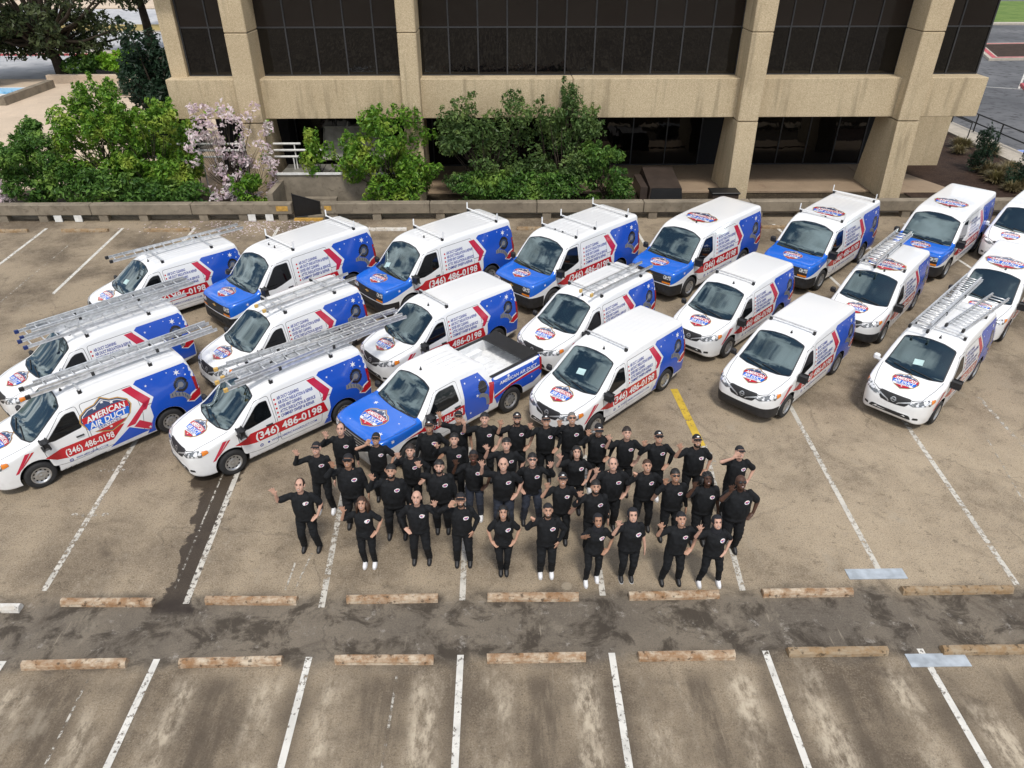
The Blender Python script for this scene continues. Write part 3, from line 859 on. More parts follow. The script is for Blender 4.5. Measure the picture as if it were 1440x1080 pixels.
# ------------------------------------------------------------------ livery, laid out for the small van (x from front axle to the rear, z up)
def S2(sp, pts): return [(x * sp['sx'], z * sp['sz']) for x, z in pts]
def livery(sp, kind):
    L = {}
    sx, sz = sp['sx'], sp['sz']
    P = lambda pts: S2(sp, pts)
    # two fender slashes
    d = Decal()
    d.poly(P([(-.43, .56), (-.36, .57), (-.02, .98), (-.12, .98)]), 'pink', 0)
    d.poly(P([(-.315, .63), (-.26, .67), (.06, .97), (.0, .97)]), 'red', 0)
    L['fender_slash'] = d
    d = Decal()
    if kind == 'list':
        d.poly(P([(.12, .755), (.40, .82), (.52, .90), (2.44, .90), (2.52, .60), (.62, .60), (.40, .64)]), 'red', 0)
        d.text('(346) 486-0198', .62 * sx, 2.36 * sx, .655 * sz, .19 * sz, 'decalwhite', 1, .026)
    else:
        d.poly(P([(.20, .70), (.42, .76), (.55, .80), (1.95, .80), (1.62, .50), (.62, .50), (.40, .56)]), 'red', 0)
        d.text('(346) 486-0198', .60 * sx, 1.66 * sx, .555 * sz, .165 * sz, 'decalwhite', 1, .018)
    L['phone_stripe'] = d
    d = Decal()
    if kind == 'list':
        L['web_icon0'] = Decal().disc(.72 * sx, .47 * sz, .045 * sx, 'ink', 0).disc(.72 * sx, .47 * sz, .028 * sx, 'decalwhite', 1).disc(.72 * sx, .47 * sz, .016 * sx, 'ink', 2)
        L['web_icon1'] = Decal().disc(.90 * sx, .47 * sz, .030 * sx, 'ink', 0)
        d.text('WWW.AMERICANAIRDUCT.COM', .97 * sx, 2.18 * sx, .445 * sz, .062 * sz, 'ink', 0, .012)
    else:
        L['web_icon0'] = Decal().disc(.66 * sx, .40 * sz, .045 * sx, 'ink', 0).disc(.66 * sx, .40 * sz, .028 * sx, 'decalwhite', 1).disc(.66 * sx, .40 * sz, .016 * sx, 'ink', 2)
        d.text('WWW.AMERICANAIRDUCT.COM', .76 * sx, 1.46 * sx, .38 * sz, .055 * sz, 'ink', 0, .012)
    L['web_address'] = d
    d = Decal()
    if kind == 'list':
        rows = [('AIR DUCT CLEANING', 1.90), ('AIR DUCT INSULATION & REPAIR', 2.24), ('DRYER VENT CLEANING', 1.92), ('ATTIC INSULATION & SERVICE', 2.26), ('CHIMNEY SWEEP & REPAIR', 2.20)]
        for i, (t, xe) in enumerate(rows):
            z = 1.43 - i * .112; d = Decal()
            d.disc(1.265 * sx, (z + .034) * sz, .026 * sx, 'red', 0, 10)
            d.text(t, 1.325 * sx, xe * sx, z * sz, .078 * sz, 'ink', 0, .030, 0.15)
            L['service_line%d' % i] = d
    else:
        d.include(BADGE, lambda a, b: (1.66 * sx + a * .55 * sx, 1.16 * sz + b * .50 * sz))
        L['logo'] = d
    # slash beside the blue panel and the panel itself
    d = Decal()
    d.poly(P([(2.14, 1.60), (2.34, 1.60), (2.66, 1.16), (2.50, .93), (2.40, .93), (2.46, 1.10)]), 'pink', 0)
    if kind != 'list':
        d.poly(P([(2.66, 1.16), (2.16, .66), (1.95, .66), (2.46, 1.10)]), 'pink', 0)
        d.poly(P([(2.28, .72), (2.535, .50), (2.50, .36), (2.44, .36), (2.12, .60)]), 'pink', 0)
        d.poly(P([(1.50, .30), (2.02, .64), (2.44, .34)]), 'blue', 0)
    L['chevron'] = d
    d = Decal()
    cz_, ra_ = sp['wr'] + .02, sp['arch'] + .006
    notch = [(sp['wb'] + ra_ * math.cos(math.pi * i / 18), cz_ + ra_ * math.sin(math.pi * i / 18)) for i in range(19)]
    zl = cz_
    d.poly(P([(2.42, 1.62), (2.50, 1.685), (3.66, 1.685), (3.80, 1.45), (3.83, .98)]) + [(3.80 * sx, zl)] + notch + [(2.42 * sx, zl)] + P([(2.60, .66), (2.60, .95), (2.74, 1.16)]), 'blue', 0)
    d.poly([(2.42 * sx, zl), (sp['wb'] - ra_ - .004, zl), (sp['wb'] - ra_ + .012, zl - .09), (2.36 * sx, zl - .09)], 'blue', 0)
    for x, z, r_ in ((3.42, 1.52, .085), (2.66, 1.48, .035), (3.60, 1.40, .03), (2.84, 1.58, .022), (3.20, 1.60, .020), (2.46, .42, .045), (3.62, 1.56, .02)):
        d.star(x * sx, z * sz, r_ * sx, 'decalwhite', 1, .2, 5 if r_ < .05 else 6, .36)
    # round bristle brush on a flexible hose
    bx_, bz_ = 3.42 * sx, 1.20 * sz
    n = 44
    d.poly([(bx_ + (.185 if i % 2 == 0 else .155) * sx * math.cos(2 * math.pi * i / n), bz_ + (.20 if i % 2 == 0 else .17) * sz * math.sin(2 * math.pi * i / n)) for i in range(n)], 'brush', 1)
    for rr in (.13, .075):
        d.poly([(bx_ + rr * sx * (1 if i % 2 == 0 else .8) * math.cos(2 * math.pi * i / 24), bz_ + rr * sz * (1 if i % 2 == 0 else .8) * math.sin(2 * math.pi * i / 24)) for i in range(24)], 'hose' if rr < .1 else 'slate', 2 if rr > .1 else 3)
    arc = [(3.34, 1.16), (3.22, 1.08), (3.14, 1.05), (3.24, .99), (3.40, .96), (3.50, .86), (3.53, .76)]
    d.band(P([(3.38, 1.18), (3.26, 1.10), (3.12, 1.04)]), .045, 'hose', 4)
    d.band(P([(3.10, 1.02), (3.26, 1.00), (3.42, .93), (3.50, .82), (3.51, .74)]), .12, 'hose', 4)
    for q_ in ((3.16, 1.02), (3.24, 1.005), (3.32, .98), (3.40, .945), (3.455, .89), (3.49, .83)):
        d.disc(q_[0] * sx, q_[1] * sz, .012, 'slate', 5, 6, .055)
    # tail flash
    d.poly(P([(3.44, .70), (3.60, .88), (3.835, .98), (3.82, .70), (3.62, .62)]), 'decalwhite', 2)
    d.poly(P([(3.48, .70), (3.62, .845), (3.835, .935), (3.82, .74), (3.62, .65)]), 'red', 3)
    L['blue_panel'] = d
    return L
LIV = {}
def liv(size, kind):
    if (size, kind) not in LIV: LIV[(size, kind)] = livery(SPEC[size], kind)
    return LIV[(size, kind)]

PART = {}
def part(key, fn):
    if key not in PART: PART[key] = fn()
    return PART[key]
def D1(poly, mat_): return Decal().poly(poly, mat_, 0)

def small_parts():
    p = {}
    gl = rounded([(.10, -.70), (.84, -.61), (.90, -.30), (.915, 0), (.90, .30), (.84, .61), (.10, .70), (-.005, .42), (-.045, 0), (-.005, -.42)], .04, 3)
    p['ws_trim'] = D1(outset(gl, .028), 'black'); p['ws'] = D1(gl, 'windshield')
    win = rounded([(.40, 1.115), (.93, 1.50), (1.02, 1.535), (1.16, 1.535), (1.185, 1.16), (1.14, 1.12)][:0] + [(.36, 1.07), (.80, 1.47), (.90, 1.52), (1.07, 1.52), (1.09, 1.12), (.50, 1.045)], .035, 3)
    p['win_trim'] = D1(outset(win, .016), 'black'); p['win'] = D1(win, 'glass')
    door = rounded([(.30, .42), (.24, .80), (.24, 1.02), (.82, 1.60), (1.13, 1.62), (1.16, .95), (1.13, .36), (.62, .36)], .06, 3)
    p['door_gap'] = D1(outset(door, .011), 'gap'); p['door'] = D1(door, 'white')
    sl = rounded([(1.22, .36), (1.22, 1.62), (2.36, 1.62), (2.40, .90), (2.30, .36)], .06, 3)
    p['slide_gap'] = D1(outset(sl, .011), 'gap'); p['slide'] = D1(sl, 'white')
    p['track'] = D1([(2.38, 1.02), (3.40, 1.02), (3.40, 1.035), (2.38, 1.035)], 'gap')
    p['grille'] = Decal().poly(rounded([(-.40, .79), (-.36, .86), (.36, .86), (.40, .79), (.30, .66), (.12, .635), (-.12, .635), (-.30, .66)], .03, 3), 'black', 0)
    p['grille'].band([(-.40, .80), (-.14, .70), (-.10, .66)], .028, 'silver', 1).band([(.40, .80), (.14, .70), (.10, .66)], .028, 'silver', 1)
    em = Decal(); ring = [(.062 * math.cos(2 * math.pi * i / 20), .745 + .062 * math.sin(2 * math.pi * i / 20)) for i in range(20)]
    em.poly(ring, 'steel', 2); em.disc(0, .745, .043, 'black', 3); em.poly([(-.072, .733), (.072, .733), (.072, .757), (-.072, .757)], 'steel', 4)
    p['emblem'] = em
    p['intake'] = D1(rounded([(-.52, .36), (.52, .36), (.46, .46), (-.46, .46)], .04, 3), 'black')
    p['hood_line'] = Decal().band([(-.70, -.60), (-.3, -.70), (.02, -.745), (.08, -.745)], .012, 'gap').band([(-.70, .60), (-.3, .70), (.02, .745), (.08, .745)], .012, 'gap').band([(-.70, -.60), (-.80, -.42), (-.82, 0), (-.80, .42), (-.70, .60)], .012, 'gap')
    p['fog'] = D1(rounded([(-.09, .34), (.09, .36), (.08, .44), (-.08, .42)], .03, 3), 'black')
    for i, y in enumerate((-.45, -.30, -.15, 0, .15, .30, .45)):
        p['rib%d' % i] = D1([(1.15, y - .022), (3.55, y - .022), (3.55, y + .022), (1.15, y + .022)], 'white')
    return p
def large_parts():
    p = {}
    gl = rounded([(-.07, -.815), (.62, -.745), (.72, -.38), (.745, 0), (.72, .38), (.62, .745), (-.07, .815), (-.14, .45), (-.155, 0), (-.14, -.45)], .04, 3)
    p['ws_trim'] = D1(outset(gl, .03), 'black'); p['ws'] = D1(gl, 'windshield')
    win = rounded([(.26, 1.22), (.72, 1.80), (.80, 1.84), (1.18, 1.84), (1.22, 1.34), (.86, 1.24), (.60, 1.19)], .04, 3)
    p['win_trim'] = D1(outset(win, .018), 'black'); p['win'] = D1(win, 'glass')
    door = rounded([(.46, .52), (.20, .85), (.14, 1.18), (.70, 1.90), (1.26, 1.92), (1.30, 1.1), (1.26, .46), (.64, .46)], .07, 3)
    p['door_gap'] = D1(outset(door, .012), 'gap'); p['door'] = D1(door, 'white')
    sl = rounded([(1.36, .46), (1.36, 1.92), (2.66, 1.92), (2.70, 1.0), (2.60, .46)], .07, 3)
    p['slide_gap'] = D1(outset(sl, .012), 'gap'); p['slide'] = D1(sl, 'white')
    p['track'] = D1([(2.7, 1.2), (4.1, 1.2), (4.1, 1.216), (2.7, 1.216)], 'gap')
    g = Decal().poly(rounded([(-.80, .70), (.80, .70), (.80, 1.00), (-.80, 1.00)], .04, 3), 'black', 0)
    for z in (.76, .82, .88): g.poly([(-.48, z), (.48, z), (.48, z + .016), (-.48, z + .016)], 'gap', 1)
    p['grille'] = g
    em = Decal().poly([(-.10, .915), (-.035, .915), (-.035, .94), (.035, .94), (.035, .915), (.10, .915), (.10, .885), (.035, .885), (.035, .86), (-.035, .86), (-.035, .885), (-.10, .885)], 'gold', 2)
    p['emblem'] = em
    p['intake'] = D1(rounded([(-.40, .42), (.40, .42), (.38, .50), (-.38, .50)], .03, 3), 'well')
    hood = rounded([(-.955, -.70), (-.70, -.845), (-.30, -.90), (-.08, -.90), (-.135, -.5), (-.165, 0), (-.135, .5), (-.08, .90), (-.30, .90), (-.70, .845), (-.955, .70), (-.985, .4), (-.99, 0), (-.985, -.4)], .05, 3)
    p['hood'] = D1(hood, 'bluehood'); p['hood_gap'] = D1(outset(hood, .008), 'gap')
    p['hood_line'] = p['hood_gap']
    for i, y in enumerate((-.56, -.37, -.19, 0, .19, .37, .56)):
        p['rib%d' % i] = D1([(1.2, y - .026), (4.25, y - .026), (4.25, y + .026), (1.2, y + .026)], 'white')
    return p
VP = dict(small=small_parts(), large=large_parts())
ROOFLOGO = {}
HOODLOGO = {}

def make_mirror(parent, x, y, z, side, matk, sc=1.0):
    o = part(('mirror', side, matk, sc), lambda: MB().box(-.05 * sc, .06 * sc, 0, .16 * sc * side, -.04 * sc, .13 * sc, 0, .035).box(-.01, .05, -.06 * side, .02 * side, -.05 * sc, .0, 0).mesh('mirror'))
    fixnormals(o)
    q = link('mirror', o, parent, [M[matk]], False); q.location = (x, y, z)

def make_van(name, x, y, ang, size, label, group, side='list', black_bumper=False, blue_hood=False, roof_logo=False, bars=(), posts=False, antenna=1, far_mirror='black', cat='van', paper=None):
    sp = SPEC[size]; vp = VP[size]; bvh = sp['bvh']; sx, sz = sp['sx'], sp['sz']
    root = empty(name, (x, y, 0), R(ang)); tag(root, label, cat, group)
    link('body', sp['body'], root, [M['white'], M['well'], M['bluehood']])
    if black_bumper:
        me = part(('bb', size), lambda: sp['bumper'].copy()); link('front_bumper', me, root, [M['black'], M['well']])
    else:
        me = part(('bw', size), lambda: sp['bumper'].copy()); link('front_bumper', me, root, [M['white'], M['well']])
    # glass
    ws = vp['ws'].build('windshield', bvh, F_TOP, root, .09, .008)
    vp['ws_trim'].build('windshield_seal', bvh, F_TOP, ws, .09, .005)
    wz = {'small': [((.02, -.50), (.10, .06)), ((.0, .02), (.13, .50))], 'large': [((-.09, -.62), (-.02, .02)), ((-.10, .02), (.02, .60))]}[size]
    for (a, b) in wz:
        def mk(a=a, b=b):
            pts = []
            for t in (0, .5, 1):
                u, v = a[0] + (b[0] - a[0]) * t, a[1] + (b[1] - a[1]) * t
                h = bvh.ray_cast(Vector((u, v, 5)), Vector((0, 0, -1))); pts.append(h[0] + h[1] * .022)
            return MB().tube(pts, .011, 6).mesh('wiper')
        link('wiper', part(('wiper', size, a), mk), ws, M['black'])
    if paper:
        u0, v0 = paper
        Decal().poly([(u0, v0), (u0 + .03, v0 - .22), (u0 + .16, v0 - .20), (u0 + .13, v0 + .02)], 'paper', 0).build('dash_paper', bvh, F_TOP, ws, .09, .0105, cache={})
    for sd, fr in ((-1, F_LEFT), (1, F_RIGHT)):
        tg = 'L' if sd < 0 else 'R'
        dr = link_decal(vp['door'], 'door', size, fr, root, .12, .0035, tg)
        link_decal(vp['door_gap'], 'door_gap', size, fr, dr, .12, .0018, tg)
        link_decal(vp['win_trim'], 'window_trim', size, fr, dr, .12, .0052, tg)
        link_decal(vp['win'], 'window', size, fr, dr, .12, .0075, tg)
        hx, hz = (1.00, .93) if size == 'small' else (1.13, 1.08)
        hit = bvh.ray_cast(Vector((hx, sd * 4, hz)), Vector((0, -sd, 0)))[0]
        h = link('handle', part(('handle', sd), lambda: MB().box(-.085, .085, min(0, sd * .035), max(0, sd * .035), -.016, .016, 0, .008).mesh('handle')), dr, M['black']); h.location = hit
        sl = link_decal(vp['slide'], 'sliding_door', size, fr, root, .14, .0035, tg)
        link_decal(vp['slide_gap'], 'door_gap', size, fr, sl, .14, .0018, tg)
        link_decal(vp['track'], 'door_track', size, fr, sl, .14, .004, tg)
        mx, mz = (.28, 1.06) if size == 'small' else (.16, 1.22)
        hit = bvh.ray_cast(Vector((mx, sd * 4, mz)), Vector((0, -sd, 0)))[0]
        make_mirror(root, hit.x, hit.y + sd * .05, mz, sd, 'black' if sd < 0 else far_mirror, 1.0 if size == 'small' else 1.15)
    # nose
    gr = vp['grille'].build('grille', bvh, F_FRONT, root, .09, .006)
    vp['emblem'].build('emblem', bvh, F_FRONT, gr, .09, .008)
    vp['intake'].build('air_intake', bvh, F_FRONT, root, .09, .006)
    for sd in (-1, 1):
        if size == 'small':
            fr = part(('hlf', sd), lambda: F_DIAG(-.70, sd * .60, .80, .50, -sd * .62, -.45))
            shp = part(('hls', sd), lambda: Decal().poly(rounded([(sd * .30, .01), (sd * .20, -.075), (-sd * .17, -.070), (-sd * .33, .03), (-sd * .31, .10), (-sd * .05, .075)], .02, 3), 'lamp', 0))
            amb = part(('amb', sd), lambda: Decal().poly(rounded([(-sd * .20, -.04), (-sd * .325, .03), (-sd * .305, .095), (-sd * .19, .075)], .012, 3), 'amber', 1))
            hl = shp.build('headlight', bvh, fr, root, .05, .008); amb.build('turn_signal', bvh, fr, hl, .05, .008)
            fg = part(('fog', sd), lambda: Decal().poly(rounded([(sd * .60 - .06, .37), (sd * .60 + .06, .37), (sd * .60 + .05, .43), (sd * .60 - .05, .43)], .02, 3), 'black', 0))
            fg.build('fog_lamp', bvh, F_FRONT, root, .05, .006)
        else:
            shp = part(('hlL', sd), lambda: Decal().poly(rounded([(sd * .52, .86), (sd * .80, .86), (sd * .80, .985), (sd * .52, .985)], .015, 2), 'lamp', 0))
            amb = part(('ambL', sd), lambda: Decal().poly(rounded([(sd * .50, .715), (sd * .80, .715), (sd * .80, .775), (sd * .50, .775)], .012, 2), 'amber', 0))
            hl = shp.build('headlight', bvh, F_FRONT, root, .05, .012); amb.build('turn_signal', bvh, F_FRONT, hl, .05, .012)
        tl = part(('tail', size, sd), lambda: Decal().poly(rounded([(3.735 * sx if size == 'small' else 4.47, .92 * sz), (3.80 * sx if size == 'small' else 4.56, .92 * sz), (3.80 * sx if size == 'small' else 4.56, 1.26 * sz), (3.72 * sx if size == 'small' else 4.45, 1.30 * sz)], .02, 2), 'tail', 6))
        tl.build('tail_light', bvh, F_LEFT if sd < 0 else F_RIGHT, root, .08, .006)
    # hood
    if blue_hood:
        hd = vp['hood'].build('hood', bvh, F_TOP, root, .08, .004); vp['hood_gap'].build('hood_gap', bvh, F_TOP, hd, .08, .0018)
        fd = part('bluefender', lambda: Decal().star(-.40, 1.00, .055, 'decalwhite', 1, .3, 6, .36))
        for fr in (F_LEFT, F_RIGHT):
            link_decal(fd, 'fender_star', size, fr, root, .06, .004, 'L' if fr is F_LEFT else 'R')
    else:
        vp['hood_line'].build('hood_gap', bvh, F_TOP, root, .12, .0025)
    hx, hw = (-.36, .31) if size == 'small' else (-.53, .32)
    hl = HOODLOGO.setdefault(size, Decal().include(BADGE, lambda a, b: (hx + b * hw * 1.05, -a * hw)))
    hl.build('hood_logo', bvh, F_TOP, root, .08, .006)
    # livery on the left side
    for k, d in liv(size, side).items():
        if k == 'fender_slash' and size == 'large': continue
        link_decal(d, k.rstrip('0123456789'), size, F_LEFT, root, .10, .0056, side + k)
    # roof
    for i in range(7): vp['rib%d' % i].build('roof_rib', bvh, F_TOP, root, .3, .010)
    if roof_logo:
        rx = 1.55 if size == 'small' else 1.75
        rl = ROOFLOGO.setdefault(size, Decal().include(BADGE, lambda a, b: (rx + b * .52, -a * .56)))
        rl.build('roof_logo', bvh, F_TOP, root, .15, .013)
    for k in range(antenna):
        an = link('antenna', part('antenna', lambda: MB().lathe([(.035, 0), (.03, .02), (.012, .06), (.008, .09)], 10, 'z').mesh('antenna')), root, M['black'], True)
        hit = bvh.ray_cast(Vector((1.08 * sx, -.12 + .34 * k, 5)), Vector((0, 0, -1)))[0]; an.location = hit
    hw = .66 if size == 'small' else .80
    for bx in bars:
        zr = bvh.ray_cast(Vector((bx, 0, 5)), Vector((0, 0, -1)))[0].z
        def mkbar(posts=posts):
            b = MB().box(-.022, .022, -hw, hw, .075, .105, 0, .006)
            for s_ in (-1, 1):
                b.box(-.04, .04, s_ * (hw - .05) - .03, s_ * (hw - .05) + .03, -.04, .075, 1)
                if posts: b.box(-.02, .02, s_ * hw - .012, s_ * hw + .012, .07, .30, 0)
            return b.mesh('crossbar')
        o = link('crossbar', part(('bar', size, posts), mkbar), root, [M['white' if posts else 'alu'], M['black']]); o.location = (bx, 0, zr)
    for ax in (0.0, sp['wb']):
        for sd in (-1, 1): put_wheel(root, ax, sd * (sp['track']), sp['wr'], sp['ww'], sp['rim'], size)
    return root

_LD = {}
def link_decal(d, name, size, fr, parent, step, off, tg):
    key = (id(d), size, tg, name)
    if key not in _LD:
        o = d.build(name, SPEC[size]['bvh'], fr, parent, step, off, cache={})
        _LD[key] = o.data; return o
    return link(name, _LD[key], parent)

# ------------------------------------------------------------------ pickup truck
def spec_pickup():
    top = pch([-.98, -.97, -.95, -.90, -.80, -.5, 0.0, .24, .36, .60, .86, 1.0, 1.3, 1.9, 2.25, 2.42, 2.47, 2.50, 2.60, 4.3, 4.36], [.55, .80, .96, 1.04, 1.08, 1.12, 1.155, 1.17, 1.24, 1.44, 1.66, 1.72, 1.76, 1.76, 1.735, 1.70, 1.45, 1.30, 1.29, 1.29, 1.28])
    wpl = pch([-.98, -.95, -.88, -.70, -.4, .2, 4.1, 4.36], [.64, .76, .83, .885, .915, .925, .925, .91])
    tum = pch([.1, .4, .7, .95, 1.12, 1.3, 1.6, 1.8], [.92, .97, 1.0, .995, .985, .93, .80, .72])
    bot = pch([-.98, -.93, -.8, 4.1, 4.36], [.42, .38, .34, .36, .48])
    rear = pch([0, .6, 1.3, 2.0], [4.34, 4.36, 4.36, 4.36])
    st = [-.98, -.976, -.968, -.955, -.94, -.915, -.88, -.83, -.77] + list(np.arange(-.70, 1.5, .06)) + list(np.arange(1.5, 2.36, .08)) + [2.36, 2.39, 2.42, 2.44, 2.455, 2.47, 2.485, 2.50, 2.52, 2.56] + list(np.arange(2.62, 4.1, .12)) + [4.15, 4.22, 4.27, 4.30, 4.32, 4.335, 4.348, 4.357]
    me = shell(top, wpl, tum, bot, rear, .09, .02, st, 96, .06, .05)
    bed = MB().box(2.62, 4.26, -.74, .74, .92, 2.0).mesh('cut'); fixnormals(bed)
    return dict(me=me, wb=3.20, wr=.365, ww=.235, rim=.235, track=.80, arch=.45, bump_z=.70, bump_x=-.52, sx=1, sz=1, roof=1.76, extra_cut=[bed], blue=((-.95, .78), (.40, .98), .33))
SPEC['pickup'] = finish_spec(spec_pickup(), 'pickup_body')

def make_pickup(x, y, ang, label):
    sp = SPEC['pickup']; bvh = sp['bvh']
    root = empty('pickup_truck', (x, y, 0), R(ang)); tag(root, label, 'pickup truck')
    b = link('body', sp['body'], root, [M['white'], M['well'], M['bluehood']])
    link('front_bumper', sp['bumper'], root, [M['silver'], M['well']])
    def dd(poly, mk, name, fr, off, parent=root, step=.1, size='pickup'):
        return D1(poly, mk).build(name, bvh, fr, parent, step, off, cache={})
    gl = rounded([(.30, -.73), (.86, -.56), (.92, -.28), (.935, 0), (.92, .28), (.86, .56), (.30, .73), (.235, .4), (.20, 0), (.235, -.4)], .04, 3)
    ws = dd(gl, 'windshield', 'windshield', F_TOP, .008)
    dd(outset(gl, .03), 'black', 'windshield_seal', F_TOP, .005, ws)
    for a, c in (((.27, -.55), (.33, .02)), ((.25, .0), (.36, .50))):
        pts = []
        for t in (0, .5, 1):
            u, v = a[0] + (c[0] - a[0]) * t, a[1] + (c[1] - a[1]) * t
            h = bvh.ray_cast(Vector((u, v, 5)), Vector((0, 0, -1))); pts.append(h[0] + h[1] * .022)
        MB().tube(pts, .011, 6).build('wiper', M['black'], ws)
    hood = rounded([(-.90, -.66), (-.66, -.82), (-.25, -.875), (.22, -.88), (.22, -.5), (.17, 0), (.22, .5), (.22, .88), (-.25, .875), (-.66, .82), (-.90, .66), (-.94, .4), (-.95, 0), (-.94, -.4)], .06, 3)
    hd = dd(hood, 'bluehood', 'hood', F_TOP, .004, root, .08)
    dd(outset(hood, .008), 'gap', 'hood_gap', F_TOP, .0018, hd, .08)
    Decal().include(BADGE, lambda p, q: (-.36 + q * .40, -p * .37)).build('hood_logo', bvh, F_TOP, root, .08, .006, cache={})
    st = Decal()
    for px, py, r_ in ((.02, .45, .07), (-.62, -.60, .075), (-.10, -.62, .025), (-.75, .4, .02), (.08, -.45, .02)): st.star(px, py, r_, 'decalwhite', 0, .4, 6, .36)
    st.build('hood_stars', bvh, F_TOP, hd, .1, .006, cache={})
    for sd, fr in ((-1, F_LEFT), (1, F_RIGHT)):
        door = rounded([(.62, .50), (.40, .70), (.36, 1.10), (.88, 1.62), (1.52, 1.64), (1.56, .50)], .06, 3)
        dr = dd(door, 'white', 'door', fr, .0035)
        dd(outset(door, .008), 'gap', 'door_gap', fr, .0018, dr)
        win = rounded([(.52, 1.13), (.90, 1.53), (1.00, 1.57), (1.42, 1.57), (1.46, 1.18), (.9, 1.14)], .035, 3)
        dd(outset(win, .016), 'black', 'window_trim', fr, .0052, dr); dd(win, 'glass', 'window', fr, .0075, dr)
        hit = bvh.ray_cast(Vector((1.40, sd * 4, 1.04)), Vector((0, -sd, 0)))[0]
        h = MB().box(-.09, .09, min(0, sd * .035), max(0, sd * .035), -.018, .018, 0, .008).build('handle', M['black'], dr); h.location = hit
        hit = bvh.ray_cast(Vector((.50, sd * 4, 1.12)), Vector((0, -sd, 0)))[0]
        make_mirror(root, hit.x, hit.y + sd * .06, 1.13, sd, 'black', 1.05)
        fw = Decal().star(-.50, .99, .06, 'decalwhite', 1, .3, 6, .36)
        fw.build('fender_star', bvh, fr, root, .06, .004, cache={})
        rear = Decal().poly([(2.56, 1.27), (4.33, 1.27), (4.33, .74), (4.0, .60)] + [(3.2 + .457 * math.cos(R(a_)), .385 + .457 * math.sin(R(a_))) for a_ in range(28, 160, 8)] + [(2.70, .50), (2.62, .70)], 'blue', 0)
        rear.band([(2.62, .80), (3.2, .92), (3.8, .98), (4.33, 1.00)], .035, 'decalwhite', 1).band([(2.60, .74), (3.2, .885), (3.8, .925), (4.33, .94)], .06, 'red', 1)
        rear.poly([(2.40, .62), (2.54, .62), (2.62, 1.20), (2.46, 1.24)], 'red', 1)
        rear.star(3.12, 1.16, .06, 'decalwhite', 1, 0, 6, .36).star(4.0, 1.19, .035, 'decalwhite', 1).star(3.95, .78, .03, 'decalwhite', 1)
        if sd < 0: rear.text('AMERICAN AIR DUCT', 2.80, 4.14, 1.03, .085, 'decalwhite', 2, .022, .15)
        rear.build('bed_side_wrap', bvh, fr, root, .1, .0045, cache={})
        pan = Decal().poly([(1.66, 1.60), (2.22, 1.58), (2.40, 1.30), (2.50, .90), (2.40, .48), (1.70, .48), (1.62, .8)], 'blue', 0)
        for px, pz, r_ in ((1.76, 1.48, .03), (2.12, 1.50, .02), (2.20, 1.40, .03), (1.80, .66, .04), (2.05, 1.05, .05)): pan.star(px, pz, r_, 'decalwhite', 1, .3)
        bx_, bz_ = 2.24, 1.20; n = 36
        pan.poly([(bx_ + (.15 if i % 2 == 0 else .125) * math.cos(2 * math.pi * i / n), bz_ + (.17 if i % 2 == 0 else .14) * math.sin(2 * math.pi * i / n)) for i in range(n)], 'brush', 1)
        pan.band([(2.10, 1.02), (2.22, 1.0), (2.34, .92), (2.38, .80), (2.38, .66)], .11, 'hose', 2)
        pan.build('blue_panel', bvh, fr, root, .08, .0050, cache={})
        stp = Decal().poly([(-.20, .86), (.30, .92), (.42, 1.0), (1.62, 1.0), (1.62, .72), (.56, .72), (.46, .80), (.30, .86)], 'red', 0)
        if sd < 0: stp.text('(346) 486-0198', .60, 1.56, .775, .17, 'decalwhite', 1, .018)
        stp.build('phone_stripe', bvh, fr, root, .1, .0062, cache={})
        Decal().poly(rounded([(4.24, .84), (4.335, .84), (4.335, 1.22), (4.26, 1.22)], .02, 2), 'tail', 3).build('tail_light', bvh, fr, root, .08, .006, cache={})
        hl = Decal().poly(rounded([(sd * .50, .86), (sd * .84, .84), (sd * .84, 1.0), (sd * .50, 1.0)], .02, 2), 'lamp', 0).build('headlight', bvh, F_FRONT, root, .05, .012, cache={})
    g = Decal().poly(rounded([(-.52, .74), (.52, .74), (.56, 1.0), (-.56, 1.0)], .05, 3), 'black', 0)
    for z in (.80, .87, .94): g.poly([(-.5, z), (.5, z), (.5, z + .02), (-.5, z + .02)], 'silver', 1)
    g.build('grille', bvh, F_FRONT, root, .08, .008, cache={})
    MB().box(2.625, 4.255, -.735, .735, .922, .94).box(2.625, 2.645, -.735, .735, .94, 1.27).box(2.645, 4.255, -.735, -.715, .94, 1.27).box(2.645, 4.255, .715, .735, .94, 1.27).box(3.0, 3.55, -.715, -.56, .94, 1.10).box(3.0, 3.55, .56, .715, .94, 1.10).build('bed_liner', M['bedliner'], root)
    for yy in (-.4, -.2, 0, .2, .4): MB().box(2.66, 4.24, yy - .03, yy + .03, .94, .955).build('bed_rib', M['bedliner'], root)
    MB().box(3.74, 4.30, -.80, .80, 1.292, 1.335, 0, .015).build('tonneau_cover', M['vinylblack'], root)
    for s_ in (-1, 1): MB().box(2.60, 4.30, s_ * .80 - .05, s_ * .80 + .05, 1.285, 1.305, 0, .006).build('bed_rail', M['black'], root)
    dd(rounded([(-.52, 1.36), (.52, 1.36), (.46, 1.58), (-.46, 1.58)], .04, 3), 'glass', 'rear_window', F_REAR, .008)
    for yy in (-.36, -.18, 0, .18, .36):
        dd([(1.2, yy - .02), (2.2, yy - .02), (2.2, yy + .02), (1.2, yy + .02)], 'white', 'roof_rib', F_TOP, .010, root, .3)
    an = MB().lathe([(.035, 0), (.03, .02), (.012, .06), (.008, .09)], 10, 'z').build('antenna', M['black'], root, True); an.location = bvh.ray_cast(Vector((1.15, .1, 5)), Vector((0, 0, -1)))[0]
    MB().box(4.36, 4.46, -.84, .84, .50, .64, 0, .02).build('rear_bumper', M['black'], root)
